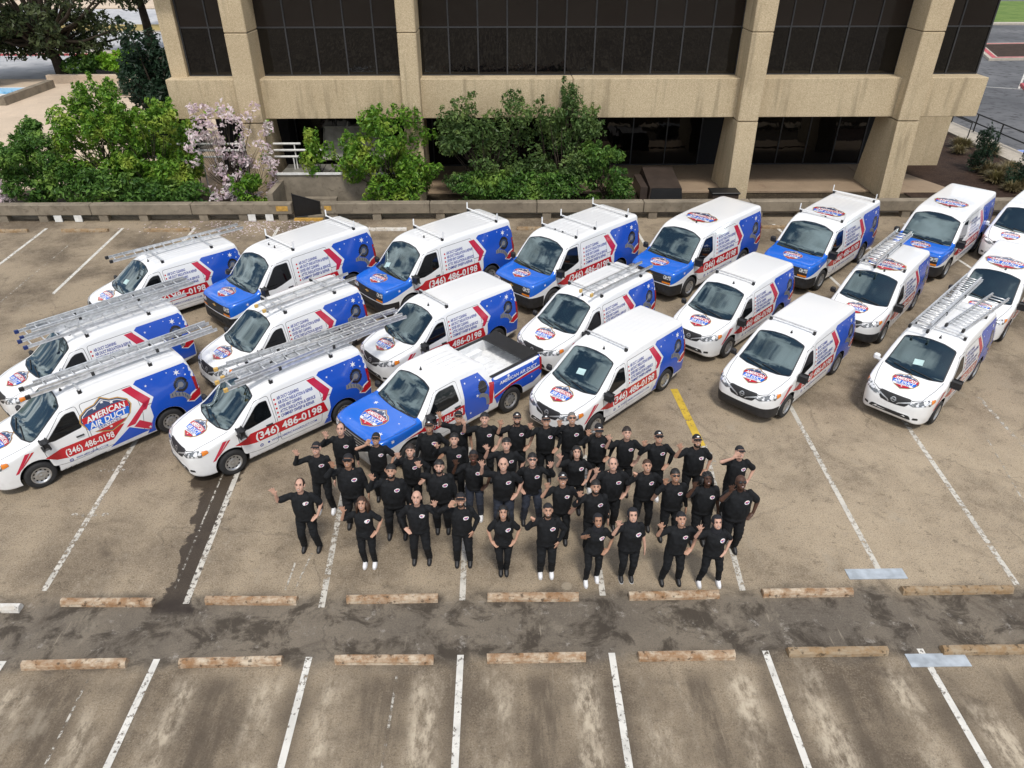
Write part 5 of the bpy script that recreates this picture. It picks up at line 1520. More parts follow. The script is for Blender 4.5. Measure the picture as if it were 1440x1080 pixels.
# ------------------------------------------------------------------ concrete barrier rail behind the lot
def barrier(x0, x1, y, label):
    o = empty('concrete_barrier', ((x0 + x1) / 2, y, 0)); tag(o, label, 'barrier', 'concrete barriers round the lot'); L = (x1 - x0) / 2
    n = max(1, round((x1 - x0) / 4.6))
    for i in range(n):
        a = -L + 2 * L * i / n; b = -L + 2 * L * (i + 1) / n
        MB().box(a + .012, b - .012, -.19, .19, .30, .76, 0, .025).build('beam', M['barrier'], o)
        MB().box(a + .25, a + .62, -.15, .15, .0, .305).build('post', M['barrier'], o)
        if i == n - 1: MB().box(b - .62, b - .25, -.15, .15, .0, .305).build('post', M['barrier'], o)
        MB().box((a + b) / 2 - .18, (a + b) / 2 + .18, -.15, .15, .0, .305).build('post', M['barrier'], o)
    return o
b1 = barrier(-26.0, -8.95, 29.85, 'long weathered concrete barrier rail in front of the leafy shrubs and magnolia')
for x in (-18.95 + 17.475, -18.1 + 17.475, -10.7 + 17.475, -9.95 + 17.475): MB().box(x - .16, x + .16, -.195, -.16, .02, .30).build('white_post_face', M['whitemetal'], b1)
MB().box(-9.6 + 17.475, -9.1 + 17.475, -.196, -.191, .44, .66).build('yellow_patch', M['yellow'], b1)
b2 = barrier(-7.65, 24.5, 29.85, 'concrete barrier rail running from the gate past the patio')
MB().box(-7.55 - 8.425, -7.25 - 8.425, -.196, -.191, .46, .66).build('yellow_patch', M['yellow'], b2)
structure('barrier_footing', MB().box(-26, 26, 30.05, 30.29, -.2, .10), M['barrier'])
# gate in the gap
gt = empty('mesh_gate', (-8.9, 29.9, 0)); tag(gt, 'black steel mesh gate swung open in the barrier gap', 'gate')
MB().tube([(0, 0, .05), (0, 0, 1.15)], .025, 8).build('post', M['blackmetal'], gt)
MB().tube([(0, 0, 1.1), (1.05, .35, .65), (1.05, .35, .08), (0, 0, .08)], .025, 6).build('frame', M['blackmetal'], gt)
MB().add([(0.02, .01, .1), (1.03, .345, .1), (1.03, .345, .63), (.02, .01, 1.06)], [(0, 1, 2, 3)]).add([(0.02, .03, .1), (1.03, .365, .1), (1.03, .365, .63), (.02, .03, 1.06)], [(3, 2, 1, 0)]).build('mesh_panel', M['blackmetal'], gt)
MB().box(0, 1.22, -.28, -.10, .0, .10).build('threshold', M['yellow'], gt)
# dock stair behind the gate with white pipe rails and a tilted hatch
dk = empty('loading_dock', (-9, 33.2, 0)); tag(dk, 'concrete dock stair with white rim behind the mesh gate', 'dock')
for i in range(4): MB().box(.15, 1.6, -2.7 + i * .32, -2.38 + i * .32, -.25, .02 + i * .12).build('step', M['barrier'], dk)
MB().box(-1.1, 4.2, -1.0, -.75, -.2, 1.25).build('wall', M['barrier'], dk)
MB().box(-1.1, -.85, -2.9, -1.0, -.2, 1.0).build('wall', M['barrier'], dk)
MB().box(-1.1, 4.2, -.75, 1.1, 1.0, 1.12).build('floor', M['greymetal'], dk)
MB().box(-1.15, 4.2, -1.06, -.98, 1.25, 1.34).box(4.12, 4.22, -.98, 1.2, 1.25, 1.34).build('white_rim', M['whitemetal'], dk)
ht_ = empty('hatch', (-8.4, 34.6, 1.2)); tag(ht_, 'tilted galvanised hatch cover with strut in front of dark ground floor', 'hatch')
MB().hexa([(0, -.3, .1), (2.9, -.3, .1), (2.9, .7, 1.35), (0, .7, 1.35)], [(0, -.36, .16), (2.9, -.36, .16), (2.9, .64, 1.41), (0, .64, 1.41)]).build('panel', M['greymetal'], ht_)
MB().tube([(0, -.4, .15), (0, .6, 1.42), (2.9, .6, 1.42), (2.9, -.4, .15)], .045, 6).build('frame', M['greymetal'], ht_)
MB().tube([(.9, -.3, .2), (1.2, .4, 1.7)], .03, 6).build('strut', M['greymetal'], ht_)
for i, (z, x0, x1) in enumerate(((1.70, -17.5, -9.3), (1.98, -16.8, -8.2), (2.26, -16.8, -9.2))):
    pr = empty('pipe_rail', (x0, 33.5 + .05 * i, 0)); tag(pr, ('lowest', 'middle', 'topmost')[i] + ' white pipe handrail running behind the pink magnolia', 'handrail', 'white pipe rails')
    MB().tube([(0, 0, z), (x1 - x0, 0, z)], .05, 8).build('pipe', M['whitemetal'], pr)
    for k in range(4):
        xx = .3 + k * (x1 - x0 - .6) / 3; MB().tube([(xx, 0, -.05), (xx, 0, z)], .03, 6).build('post', M['whitemetal'], pr)

# utility box and bin on the patio
ub = empty('utility_box', (7.4, 33.6, 0)); tag(ub, 'brown metal utility box with black front on the patio', 'utility box')
MB().hexa([(-.62, -1.6, 0), (.95, -1.6, 0), (.95, 1.5, 0), (-.62, 1.5, 0)], [(-.55, -1.5, .55), (.9, -1.5, .55), (.9, 1.0, .85), (-.55, 1.0, .85)]).build('cabinet', M['brownmetal'], ub)
MB().hexa([(-.58, -1.66, .02), (.94, -1.66, .02), (.92, -1.60, .02), (-.58, -1.60, .02)], [(-.50, -1.57, .58), (.86, -1.57, .58), (.86, -1.5, .58), (-.50, -1.5, .58)]).build('front_panel', M['blackmetal'], ub)
MB().box(-.98, -.66, -1.4, .6, 0, .6).build('side_panel', M['brownmetal'], ub)
tb = empty('waste_bin', (10.1, 31.6, 0)); tag(tb, 'dark grey waste bin on the patio against the barrier', 'bin')
MB().box(-.6, .6, -.35, .35, 0, .55, 0, .04).build('bin_body', M['brownmetal'], tb); MB().box(-.65, .65, -.40, .40, .55, .63, 0, .03).build('lid', M['blackmetal'], tb)

# ------------------------------------------------------------------ office building
bd = empty('office_building', (3.5, 36, 0)); tag(bd, 'tan aggregate concrete office building with dark bronze glass', 'building')
BX, BY = -3.5, -36
def bbox(name, mk, x0, x1, y0, y1, z0, z1, parent=bd, bev=0.0):
    return MB().box(x0 + BX, x1 + BX, y0 + BY, y1 + BY, z0, z1, 0, bev).build(name, M[mk], parent)
XL, XR = -14.55, 21.57
TOPZ = 12.6
# spandrel beams between the columns, jointed
cols = [(-11.5, -10.35), (-4.35, -3.38), (10.45, 11.55), (17.62, 18.78)]
for lvl, (z0, z1) in enumerate(((3.42, 5.06), (8.75, 10.4), (12.2, 13.6))):
    edges = [XL, -10.9, -3.9, 3.2, 11.0, 18.2, XR]
    for a, b in zip(edges[:-1], edges[1:]):
        bbox('spandrel', 'agg', a + .012, b - .012, 33.3, 34.9, z0, z1, bd, .02)
# columns: straight shaft above, battered pier below
for x0, x1 in cols:
    cx = (x0 + x1) / 2; w = (x1 - x0) / 2 * .82
    sh_ = empty('column', (cx + BX, 33 + BY, 0), 0, bd)
    zz = [3.36, 6.95, 10.5, 13.7]
    for a, b in zip(zz[:-1], zz[1:]): MB().box(-w, w, -.30, 1.7, a + .012, b - .012, 0, .03).build('shaft', M['agg'], sh_)
    MB().hexa([(-w, -.55, -.2), (w, -.55, -.2), (w, 2.4, -.2), (-w, 2.4, -.2)], [(-w, -.30, 3.34), (w, -.30, 3.34), (w, 1.7, 3.34), (-w, 1.7, 3.34)]).build('pier', M['agg'], sh_)
# end return columns
MB().box(XL + .05 + BX, XL + .75 + BX, 33.95 + BY, 35.6 + BY, 5.06, 12.2).build('end_column', M['agg'], bd)
# upper window band: mullions and panes one by one
def band(xs, y, zr, parent):
    for a, b in zip(xs[:-1], xs[1:]):
        for (z0, z1, mk) in zr:
            bbox('pane', mk, a + .02, b - .02, y, y + .03, z0 + .02, z1 - .02, parent)
    for x in xs: bbox('mullion', 'mullion', x - .03, x + .03, y - .045, y + .05, zr[0][0], zr[-1][1], parent)
    for z in sorted({z for q in zr for z in q[:2]}): bbox('transom', 'mullion', xs[0], xs[-1], y - .04, y + .048, z - .028, z + .028, parent)
def span(a, b, n): return [a + (b - a) * i / n for i in range(n + 1)]
zr = [(5.08, 7.0, 'bglass'), (7.0, 8.74, 'bglass2')]
for a, b, n in ((-13.75, -11.3, 2), (-10.5, -4.2, 5), (-3.5, 10.55, 11), (11.4, 17.75, 5), (18.65, 21.45, 2)):
    wd = empty('window', (0, 0, 0), 0, bd); band(span(a, b, n), 34.2, zr, wd)
    wd = empty('window', (0, 0, 0), 0, bd); band(span(a, b, n), 34.2, [(10.42, 12.18, 'bglass')], wd)
# recessed ground floor glazing
for a, b, n in ((-10.5, -4.2, 3), (-3.5, 3.2, 3), (3.3, 10.4, 4), (11.6, 19.0, 5)):
    wd = empty('window', (0, 0, 0), 0, bd); band(span(a, b, n), 37.9, [(.02, 3.40, 'bglass')], wd)
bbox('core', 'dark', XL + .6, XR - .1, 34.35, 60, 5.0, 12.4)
bbox('core', 'dark', XL + .4, 19.6, 38.0, 60, -.2, 3.54)  # near-black colour carries the gloom behind the recessed ground floor
bbox('recess_wall', 'dark', XL + .4, -10.6, 37.0, 38.0, -.2, 3.5)  # shade of the ground-floor recess is painted as near-black colour
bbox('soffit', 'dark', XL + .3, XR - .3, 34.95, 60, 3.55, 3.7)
bbox('wing_wall', 'agg', 20.6, 23.15, 37.6, 41.5, -.2, 3.5, bd, .03)
bbox('side_glass', 'bglass2', XR - .09, XR - .05, 34.3, 60, 5.1, 12.2)
bbox('roof', 'barrier', XL, XR, 34.95, 60.2, 13.0, 13.3)
MB().add([(18.3, 33.1, .0), (21.9, 33.1, .0), (20.2, 37.5, .0), (18.3, 37.5, .0), (18.3, 33.1, -.1), (21.9, 33.1, -.1), (20.2, 37.5, -.1), (18.3, 37.5, -.1)], [(0, 1, 2, 3), (4, 7, 6, 5), (0, 4, 5, 1), (1, 5, 6, 2), (2, 6, 7, 3), (3, 7, 4, 0)]).build('patio_corner', M['patio'])
tag(bpy.data.objects['patio_corner'], kind='structure')
structure('patio_step', MB().box(-2, 17.4, 33.2, 34.6, -.02, .06), M['patio'])

# ------------------------------------------------------------------ terrace and street side
pl = empty('swimming_pool', (-38.5, 57.5, 0)); tag(pl, 'pale rimmed swimming pool with turquoise water on the terrace', 'pool')
MB().box(-9, 3.2, -2.6, 2.2, -.05, .02).build('deck', M['whitemetal'], pl)
MB().box(-9, 2.2, -.4, 1.8, .02, .03).build('water', M['water'], pl)
MB().box(3.2, 3.7, -4.2, 2.4, -.05, .50).build('edge_wall', M['barrier'], pl)
w_ = MB().box(-36.3, -28.6, 61.6, 62.1, -.2, .55, 0, .02).build('planter_wall', M['terrace']); tag(w_, 'low tan planter wall below the lime green shrub', 'wall')
w_ = MB().box(-30.0, -25.8, 56.4, 56.9, -.2, .55, 0, .02).build('low_wall', M['barrier']); tag(w_, 'low grey brown wall on the terrace beside the dark evergreen', 'wall')
structure('street_bed', sheet(-36.3, -19, 62.2, 76, -.04), M['soil'])

# ------------------------------------------------------------------ yard on the far right
for i, (pts, lb) in enumerate((([(40.0, 56.5), (60, 47.5), (60, 53.0), (41.5, 60.0)], 'red-kerbed mulch island near the ramp rail'), ([(46.0, 72.0), (75, 74), (75, 84), (50, 82)], 'far red-kerbed island beside the marked asphalt bays'))):
    o = empty('traffic_island', (pts[0][0], pts[0][1], 0)); tag(o, lb, 'traffic island')
    rel = [(x - pts[0][0], y - pts[0][1]) for x, y in pts]; inn = outset(rel, -.9)
    n = len(rel); z = .06
    mb = MB(); mb.add([(x, y, z) for x, y in rel] + [(x, y, z) for x, y in inn] + [(x, y, -.2) for x, y in rel], [(k, (k + 1) % n, n + (k + 1) % n, n + k) for k in range(n)] + [((k + 1) % n, k, 2 * n + k, 2 * n + (k + 1) % n) for k in range(n)])
    mb.build('kerb', M['redkerb'] if i == 0 else M['kerb'], o)
    MB().add([(x, y, z - .02) for x, y in inn], [tuple(range(n))]).build('mulch', M['mulch'], o)
    mb = MB(); r2 = outset(rel, -.3); r3 = outset(rel, -.75)
    mb.add([(x, y, z + .008) for x, y in r2] + [(x, y, z + .008) for x, y in r3], [(k, (k + 1) % n, n + (k + 1) % n, n + k) for k in range(n)]); mb.build('kerb_top', M['kerb'] if i == 0 else M['redkerb'], o)
yard = bpy.data.objects['asphalt_yard']
for x0, y0, x1, y1 in ((44.5, 71, 37, 59), (47.5, 68.5, 40.5, 58.5), (37, 60.2, 42, 58.0)):
    a, b = Vector((x0, y0)), Vector((x1, y1)); d = (b - a).normalized(); n_ = Vector((-d.y, d.x)) * .07
    MB().add([(p.x, p.y, -.145) for p in (a + n_, a - n_, b - n_, b + n_)], [(0, 1, 2, 3)]).build('painted_line', M['line'], yard)
structure('ramp', MB().box(27.6, 29.1, 34.0, 50.0, -.25, .03), M['kerb'])
_k = polysheet([(29.25, 38.6), (31.2, 38.6), (31.2, 41.0), (29.25, 41.0)], -.135).build('accessible_marking', M['bluehood'], None); tag(_k, kind='structure')
rl_ = empty('ramp_railing', (28.6, 42.5, 0)); tag(rl_, 'black steel railing along the ramp beside the mulch bed', 'railing')
A_, B_ = Vector((28.95, 34.5)), Vector((28.95, 49.5))
for z in (.55, 1.05): MB().tube([(A_.x - 28.6, A_.y - 42.5, z), (B_.x - 28.6, B_.y - 42.5, z)], .04, 6).build('rail', M['blackmetal'], rl_)
for i in range(7):
    p = A_.lerp(B_, i / 6); MB().tube([(p.x - 28.6, p.y - 42.5, 0), (p.x - 28.6, p.y - 42.5, 1.05)], .04, 6).build('post', M['blackmetal'], rl_)
MB().tube([(27.75, 49, 0), (27.75, 49, .9), (27.75, 43.0, .9), (27.75, 43, 0)], .035, 6).build('inner_railing', M['blackmetal']); tag(bpy.data.objects['inner_railing'], 'short black handrail on the mulch bed side of the ramp', 'railing')
_k = MB().box(27.25, 27.58, 30.3, 50.0, -.1, .12).build('bed_edging', M['kerb']); tag(_k, kind='structure')

# ------------------------------------------------------------------ vegetation
def leaf_cloud(n, blobs, size, rng, squash=1.0, inner=.55, up=0.35, fold=.25):
    """n small folded leaves scattered through a set of ellipsoid clumps; returns verts, faces"""
    bl = np.array([list(c) + list(r_) for c, r_ in blobs]); vol = bl[:, 3] * bl[:, 4] * bl[:, 5]; pr = vol ** .72; pr /= pr.sum()
    idx = rng.choice(len(bl), n, p=pr)
    d = rng.normal(size=(n, 3)); d /= np.linalg.norm(d, axis=1)[:, None]
    rad = (inner + (1.08 - inner) * rng.random(n) ** .55)[:, None]
    c = bl[idx, :3] + d * rad * bl[idx, 3:]
    nrm = d * .55 + rng.normal(size=(n, 3)) * .55 + np.array([0, 0, up]); nrm /= np.linalg.norm(nrm, axis=1)[:, None]
    t = np.cross(nrm, rng.normal(size=(n, 3))); t /= np.linalg.norm(t, axis=1)[:, None]; b = np.cross(nrm, t)
    s_ = size * (.5 + 1.0 * rng.random(n) ** 1.5)[:, None]
    tip = c + t * s_; tail = c - t * s_; l = c + b * s_ * .48 + nrm * s_ * fold; r_ = c - b * s_ * .48 + nrm * s_ * fold
    V = np.stack([tail, r_, tip, l], 1).reshape(-1, 3); F = np.arange(4 * n).reshape(n, 4)
    F = np.concatenate([F[:, [0, 1, 2]], F[:, [0, 2, 3]]], 0)
    return V, F
def np_mesh(name, V, F):
    me = bpy.data.meshes.new(name); me.from_pydata(V.tolist(), [], F.tolist()); me.update(); return me
def tree(name, label, cat, x, y, h, rx, ry, nleaf, leaf, mk, seed, trunk_h=.35, clumps=16, group=None, base=0.0, tr=.10, multi=1, extra=None, low=.25, ground=-.05, inner=.5, lean=(0, 0), cr=(.26, .42), sprigs=2.0):
    rg = np.random.default_rng(seed); rn = random.Random(seed)
    o = empty(name, (x, y, ground)); tag(o, label, cat, group)
    blobs = []
    for i in range(clumps):
        a = rn.uniform(0, 2 * math.pi); q = math.sqrt(rn.random()); zf = low + (1 - low) * rn.random()
        w = math.sqrt(max(.12, 1 - ((zf - .5) / .62) ** 2))
        k = rn.uniform(*cr)
        blobs.append(((math.cos(a) * q * rx * w * .85 + lean[0] * zf, math.sin(a) * q * ry * w * .85 + lean[1] * zf, zf * h * (1 - k * .3)), (rx * k, ry * k, h * k * .48)))
    sprig = []
    for i in range(int(clumps * sprigs)):
        c_, r_ = blobs[rn.randrange(len(blobs))]; t_ = rn.uniform(0, 2 * math.pi); e_ = rn.uniform(-.1, 1.3)
        d_ = Vector((math.cos(t_) * math.cos(e_), math.sin(t_) * math.cos(e_), math.sin(e_)))
        k = rn.uniform(.85, 1.5)
        sprig.append(((c_[0] + d_.x * r_[0] * k, c_[1] + d_.y * r_[1] * k, c_[2] + d_.z * r_[2] * k * 1.15), (r_[0] * rn.uniform(.18, .34), r_[1] * rn.uniform(.18, .34), r_[2] * rn.uniform(.25, .55))))
    V, F = leaf_cloud(int(nleaf * .74), blobs, leaf, rg, inner=inner)
    if sprig:
        V2, F2 = leaf_cloud(int(nleaf * .26), sprig, leaf * .85, rg, inner=.1); F = np.concatenate([F, F2 + len(V)], 0); V = np.concatenate([V, V2], 0)
    V[:, 2] = np.maximum(V[:, 2], .03)
    crown = link('crown', np_mesh('crown', V, F), o, M[mk])
    wd = MB()
    for m_ in range(multi):
        bx = 0 if multi == 1 else rn.uniform(-.25, .25) * rx * .5; by = 0 if multi == 1 else rn.uniform(-.2, .2) * ry * .5
        p0 = Vector((bx, by, -.05)); fork = Vector((bx * 1.6 + lean[0] * .3 + rn.uniform(-.1, .1), by * 1.6 + lean[1] * .3, h * trunk_h))
        wd.tube([p0, p0.lerp(fork, .5) + Vector((rn.uniform(-.06, .06) * h * .3, 0, 0)), fork], [tr * 1.25, tr, tr * .8], 8)
        for i in range(m_, len(blobs), multi):
            c = Vector(blobs[i][0]); midp = fork.lerp(c, .5) + Vector((rn.uniform(-.1, .1), rn.uniform(-.1, .1), -.05 * h))
            wd.tube([fork, midp, c], [tr * .55, tr * .34, tr * .12], 5)
    wd.build('trunk', M['bark'], o, True)
    if extra: extra(o, blobs, rg)
    return o
SG = 'shrubs and small trees in the planting bed'
tree('shrub', 'bright leafy shrub at the far end of the barrier', 'shrub', -20.6, 32.2, 3.6, 2.2, 1.6, 12000, .095, 'leaf_mid', 3, .15, 40, SG, multi=3, tr=.05, low=.06, cr=(.13, .26))
tree('shrub', 'tall yellow green tipped shrub overlooking the terrace', 'shrub', -17.9, 32.8, 5.0, 2.2, 1.6, 15000, .10, 'leaf_fresh', 5, .2, 52, SG, multi=4, tr=.06, low=.05, cr=(.12, .24))
tree('shrub', 'broad green shrub beside the pink magnolia', 'shrub', -15.4, 32.4, 4.3, 2.3, 1.6, 15000, .10, 'leaf_fresh', 8, .15, 50, SG, multi=4, tr=.05, low=.05, cr=(.12, .24))
tree('shrub', 'low dark hedge shrub filling under the taller shrubs', 'shrub', -17.2, 31.2, 1.9, 3.9, .9, 7000, .11, 'leaf_mid', 12, .2, 22, SG, multi=5, tr=.04, low=.1)
def petals(o, blobs, rg):
    V, F = leaf_cloud(1900, blobs, .10, rg, inner=.1, fold=.6); link('blossom', np_mesh('blossom', V, F), o, M['petal'])
tree('magnolia_tree', 'magnolia tree covered in pale pink blossom', 'tree', -11.9, 32.0, 4.4, 2.9, 1.5, 160, .09, 'leaf_fresh', 21, .10, 90, SG, multi=6, tr=.032, low=.12, extra=petals, cr=(.06, .13))
tree('shrub', 'small lime shrub under the pink magnolia', 'shrub', -11.1, 31.2, 1.5, .75, .6, 1100, .10, 'leaf_fresh', 22, .2, 8, SG, tr=.03)
tree('small_tree', 'bright fresh green tree right of the mesh gate', 'tree', -5.0, 32.0, 4.3, 2.4, 1.5, 12500, .10, 'leaf_fresh', 31, .2, 50, SG, multi=3, tr=.06, low=.06, lean=(.3, 0), cr=(.13, .25))
tree('small_tree', 'thin yellow green sapling in front of the hatch', 'tree', -8.1, 32.6, 3.1, .85, .7, 900, .11, 'leaf_fresh', 33, .4, 8, SG, tr=.035, low=.4)
tree('small_tree', 'olive green tree with bare twigs showing before the beam', 'tree', -.6, 32.3, 4.6, 2.7, 1.5, 11500, .09, 'leaf_grey', 41, .2, 56, SG, multi=4, tr=.06, low=.06, cr=(.11, .22))
tree('small_tree', 'tall olive green tree with one high tuft beside the dark windows', 'tree', 2.6, 32.4, 4.9, 2.2, 1.4, 9000, .09, 'leaf_grey', 44, .2, 50, SG, multi=4, tr=.06, low=.06, cr=(.11, .22))
tree('shrub', 'rounded green shrub at the open end of the planting bed', 'shrub', 4.75, 31.9, 2.7, 1.5, 1.1, 5600, .09, 'leaf_mid', 47, .15, 30, SG, multi=3, tr=.04, low=.05, cr=(.14, .28))
tree('shrub', 'low dark green shrub below the olive green trees', 'shrub', 1.0, 31.2, 1.7, 3.6, .8, 5600, .105, 'leaf_mid', 49, .2, 20, SG, multi=5, tr=.04, low=.1)
tree('shrub', 'pale twiggy bush of lilac specks at the barrier end', 'shrub', -22.6, 31.4, 1.9, .9, .8, 700, .09, 'petal', 51, .2, 8, SG, tr=.03)
tree('evergreen_tree', 'dark blue green evergreen by the building corner', 'tree', -18.1, 41.0, 6.4, 2.3, 2.2, 14000, .13, 'leaf_dark', 61, .1, 44, None, tr=.16, low=.03, cr=(.16, .30))
OG = 'live oaks along the street'
tree('oak_tree', 'large live oak with forked dark trunk by the pool', 'tree', -36.5, 64.5, 10.5, 8.4, 5.5, 15000, .21, 'leaf_oak', 71, .26, 80, OG, tr=.42, low=.19, cr=(.09, .19), lean=(-2.0, 0))
tree('oak_tree', 'live oak with leaning trunk beyond the pool', 'tree', -42.5, 60.0, 10.0, 6.5, 5.0, 9000, .21, 'leaf_oak', 72, .26, 54, OG, tr=.36, low=.2, lean=(-3.0, 0), cr=(.09, .19))
tree('oak_tree', 'slim live oak standing at the edge of the street bed', 'tree', -34.2, 77.0, 12.5, 6.0, 5.0, 9000, .28, 'leaf_oak', 73, .42, 22, OG, tr=.42, low=.42, cr=(.20, .34))
tree('oak_tree', 'live oak on the dry grass verge between the streets', 'tree', -38.5, 98.0, 15, 7, 6, 6500, .34, 'leaf_oak', 74, .5, 20, OG, tr=.55, low=.62, cr=(.20, .34))
tree('oak_tree', 'live oak on the verge close to the building', 'tree', -31.0, 99.0, 15, 6, 6, 5000, .34, 'leaf_oak', 75, .5, 18, OG, tr=.55, low=.62, cr=(.20, .34))
tree('shrub', 'lime green shrub above the planter wall', 'shrub', -30.4, 64.2, 2.0, 2.3, 1.4, 2800, .16, 'leaf_lime', 81, .2, 12, None, tr=.05, low=.3)
tree('shrub', 'dark shrub in the street bed behind the planter wall', 'shrub', -34.3, 64.6, 1.6, 2.2, 1.4, 2400, .17, 'leaf_mid', 82, .2, 14, None, tr=.05, low=.1)
MG = 'plants in the mulch bed'
tree('conifer_shrub', 'upright dark conifer shrub in the mulch bed by the wing wall', 'shrub', 24.6, 36.5, 2.2, .55, .5, 3000, .055, 'leaf_dark', 91, .1, 30, MG, tr=.05, low=.05, ground=0)
tree('conifer_shrub', 'spreading dark conifer shrub in the mulch bed', 'shrub', 24.9, 33.9, 1.7, .75, .6, 3000, .055, 'leaf_dark', 92, .1, 30, MG, tr=.05, low=.05, ground=0, lean=(.5, 0))
def tuft(x, y, r_, seed, label):
    rg = np.random.default_rng(seed); n = 260
    a = rg.random(n) * 2 * math.pi; ln = r_ * (.7 + .6 * rg.random(n)); el = .35 + rg.random(n) * 1.1
    d = np.stack([np.cos(a) * np.cos(el), np.sin(a) * np.cos(el), np.sin(el)], 1); s_ = np.stack([-np.sin(a), np.cos(a), np.zeros(n)], 1) * .02
    b0 = np.stack([np.cos(a), np.sin(a), np.zeros(n)], 1) * .08
    mid = b0 + d * ln[:, None] * .6; tip = mid + d * ln[:, None] * .4 - np.array([0, 0, 1]) * (ln * .25)[:, None]
    V = np.stack([b0 - s_, b0 + s_, mid + s_, mid - s_, tip], 1).reshape(-1, 3); V[:, 2] = np.maximum(V[:, 2], .005)
    F = [];
    for i in range(n): F += [(5 * i, 5 * i + 1, 5 * i + 2), (5 * i, 5 * i + 2, 5 * i + 3), (5 * i + 3, 5 * i + 2, 5 * i + 4)]
    o = link('grass_tuft', np_mesh('grass_tuft', V, np.array(F)), None, M['tuft']); o.location = (x, y, .0); tag(o, label, 'grass', MG)
rt = random.Random(5)
for i in range(22):
    tuft(rt.uniform(24.4, 26.8), 31.1 + i * .27, rt.uniform(.50, .75), 200 + i, 'straw coloured grass tuft in the mulch bed near the edging')
for i in range(9):
    tuft(rt.uniform(25.0, 28.2), rt.uniform(39.5, 44.5), rt.uniform(.5, .75), 300 + i, 'rusty grass tuft planted behind the wing wall')
# fallen petals and litter on the lot near the barrier
rg = np.random.default_rng(77); n = 420
c = np.stack([rg.normal(-10.6, 1.9, n), 28.9 + rg.normal(0, .55, n), np.full(n, .012)], 1); c[:, 1] = np.minimum(c[:, 1], 29.6)
a = rg.random(n) * 6.28; s_ = .03 + .03 * rg.random(n)
t = np.stack([np.cos(a), np.sin(a), np.zeros(n)], 1) * s_[:, None]; b = np.stack([-np.sin(a), np.cos(a), np.zeros(n)], 1) * s_[:, None] * .7
V = np.stack([c - t, c - b, c + t + np.array([0, 0, .01]), c + b], 1).reshape(-1, 3)
o = link('fallen_petals', np_mesh('fallen_petals', V, np.arange(4 * n).reshape(n, 4)), None, M['petal']); tag(o, 'pale pink petals scattered on the lot below the magnolia', 'petals', kind='stuff')

# ------------------------------------------------------------------ the fleet
random.seed(11)
GW = 'small white vans of the fleet'; GB = 'large blue-hooded vans of the fleet'
V = {}
def W(k, x, y, a, label, **kw): V[k] = make_van('cargo_van', x, y, a, 'small', label, GW, **kw)
def B(k, x, y, a, label, **kw): V[k] = make_van('cargo_van', x, y, a, 'large', label, GB, black_bumper=True, blue_hood=True, **kw)
W('V1', -11.02, 13.12, 43.9, 'white van with a big shield badge on its side instead of the service list', side='badge', bars=(1.35, 2.95))
W('V2', -6.80, 13.52, 42.3, 'white van with two roof ladders parked over the wet spill', bars=(1.35, 2.95))
W('V3', 1.70, 14.81, 44.1, 'white van with one bare crossbar in the front row beside the pickup', bars=(1.35,), paper=(.30, .10))
W('V4', 6.72, 15.57, 44.2, 'white van with black bumper and one bare crossbar in the front row', black_bumper=True, bars=(1.35,))
W('V5', 10.46, 15.24, 43.4, 'white van with ladders and a white far mirror at the end of the front row', far_mirror='white', bars=(1.35, 2.95), paper=(.24, .10))
W('V6', -12.11, 15.73, 45.3, 'white van with two blue-capped ladders behind the big-badge van', bars=(1.35, 2.95))
W('V7', -7.32, 16.97, 45.1, 'white van with one yellow-capped ladder behind the van on the spill', bars=(1.35, 2.95))
W('V8', -2.96, 17.35, 41.0, 'white van with one bare crossbar and no ladder behind the pickup', bars=(1.35,))
W('V9', 1.46, 17.87, 44.0, 'white van with one thin ladder along its roof edge in the middle row', bars=(1.35, 3.2))
W('V10', 6.04, 18.61, 44.1, 'white van with white bumper and bare crossbar behind the black-bumper van', bars=(1.35,))
W('V11', 10.96, 19.37, 47.0, 'white van with black bumper, roof badge and a ladder', black_bumper=True, roof_logo=True, bars=(1.35,), antenna=1)
W('V12', 14.75, 19.44, 46.1, 'white van with roof badge and white hood behind the end ladder van', roof_logo=True)
W('V13', -12.07, 20.55, 42.9, 'white van with one long silver ladder nearest the magnolia', bars=(1.35, 2.95), paper=(.22, .05))
W('V20', 19.15, 25.1, 44.0, 'white van partly seen beside the last blue-hooded van', far_mirror='white')
B('V14', -8.19, 20.62, 46.5, 'blue-hooded van with two posted crossbars next to the long ladder van', bars=(1.55, 3.9), posts=True, antenna=2)
B('V15', -3.58, 21.51, 41.9, 'blue-hooded van with two posted crossbars in front of the green tree', bars=(1.55, 3.9), posts=True, paper=(.0, .45))
B('V16', 1.03, 21.87, 43.3, 'blue-hooded van with three crossbars in front of the olive trees', bars=(1.25, 2.2, 3.9), posts=True, antenna=2)
B('V17', 5.72, 22.72, 43.4, 'blue-hooded van with roof badge and no crossbars beside the three-bar van', roof_logo=True)
B('V18', 10.41, 23.21, 44.4, 'blue-hooded van with roof badge between two posted crossbars', roof_logo=True, bars=(1.2, 3.9), posts=True)
B('V19', 15.30, 24.10, 44.4, 'blue-hooded van with roof badge nearest the mulch bed', roof_logo=True)
make_pickup(-2.74, 13.75, 43.4, 'white pickup truck with blue hood and open white bed')
ZR = 1.86 + .105
make_ladder(V['V1'], .42, -.10, ZR, 4.4, .46, 'long silver extension ladder on the big-badge van', 'plain', 2, 0.6)
make_ladder(V['V2'], .55, .28, ZR, 4.9, .46, 'yellow-capped extension ladder reaching past the tail of the spill van', 'yellow', 2, -5.0)
make_ladder(V['V2'], .35, -.28, ZR, 4.3, .44, 'second yellow-capped extension ladder on the roof of the spill van', 'yellow', 2, .8)
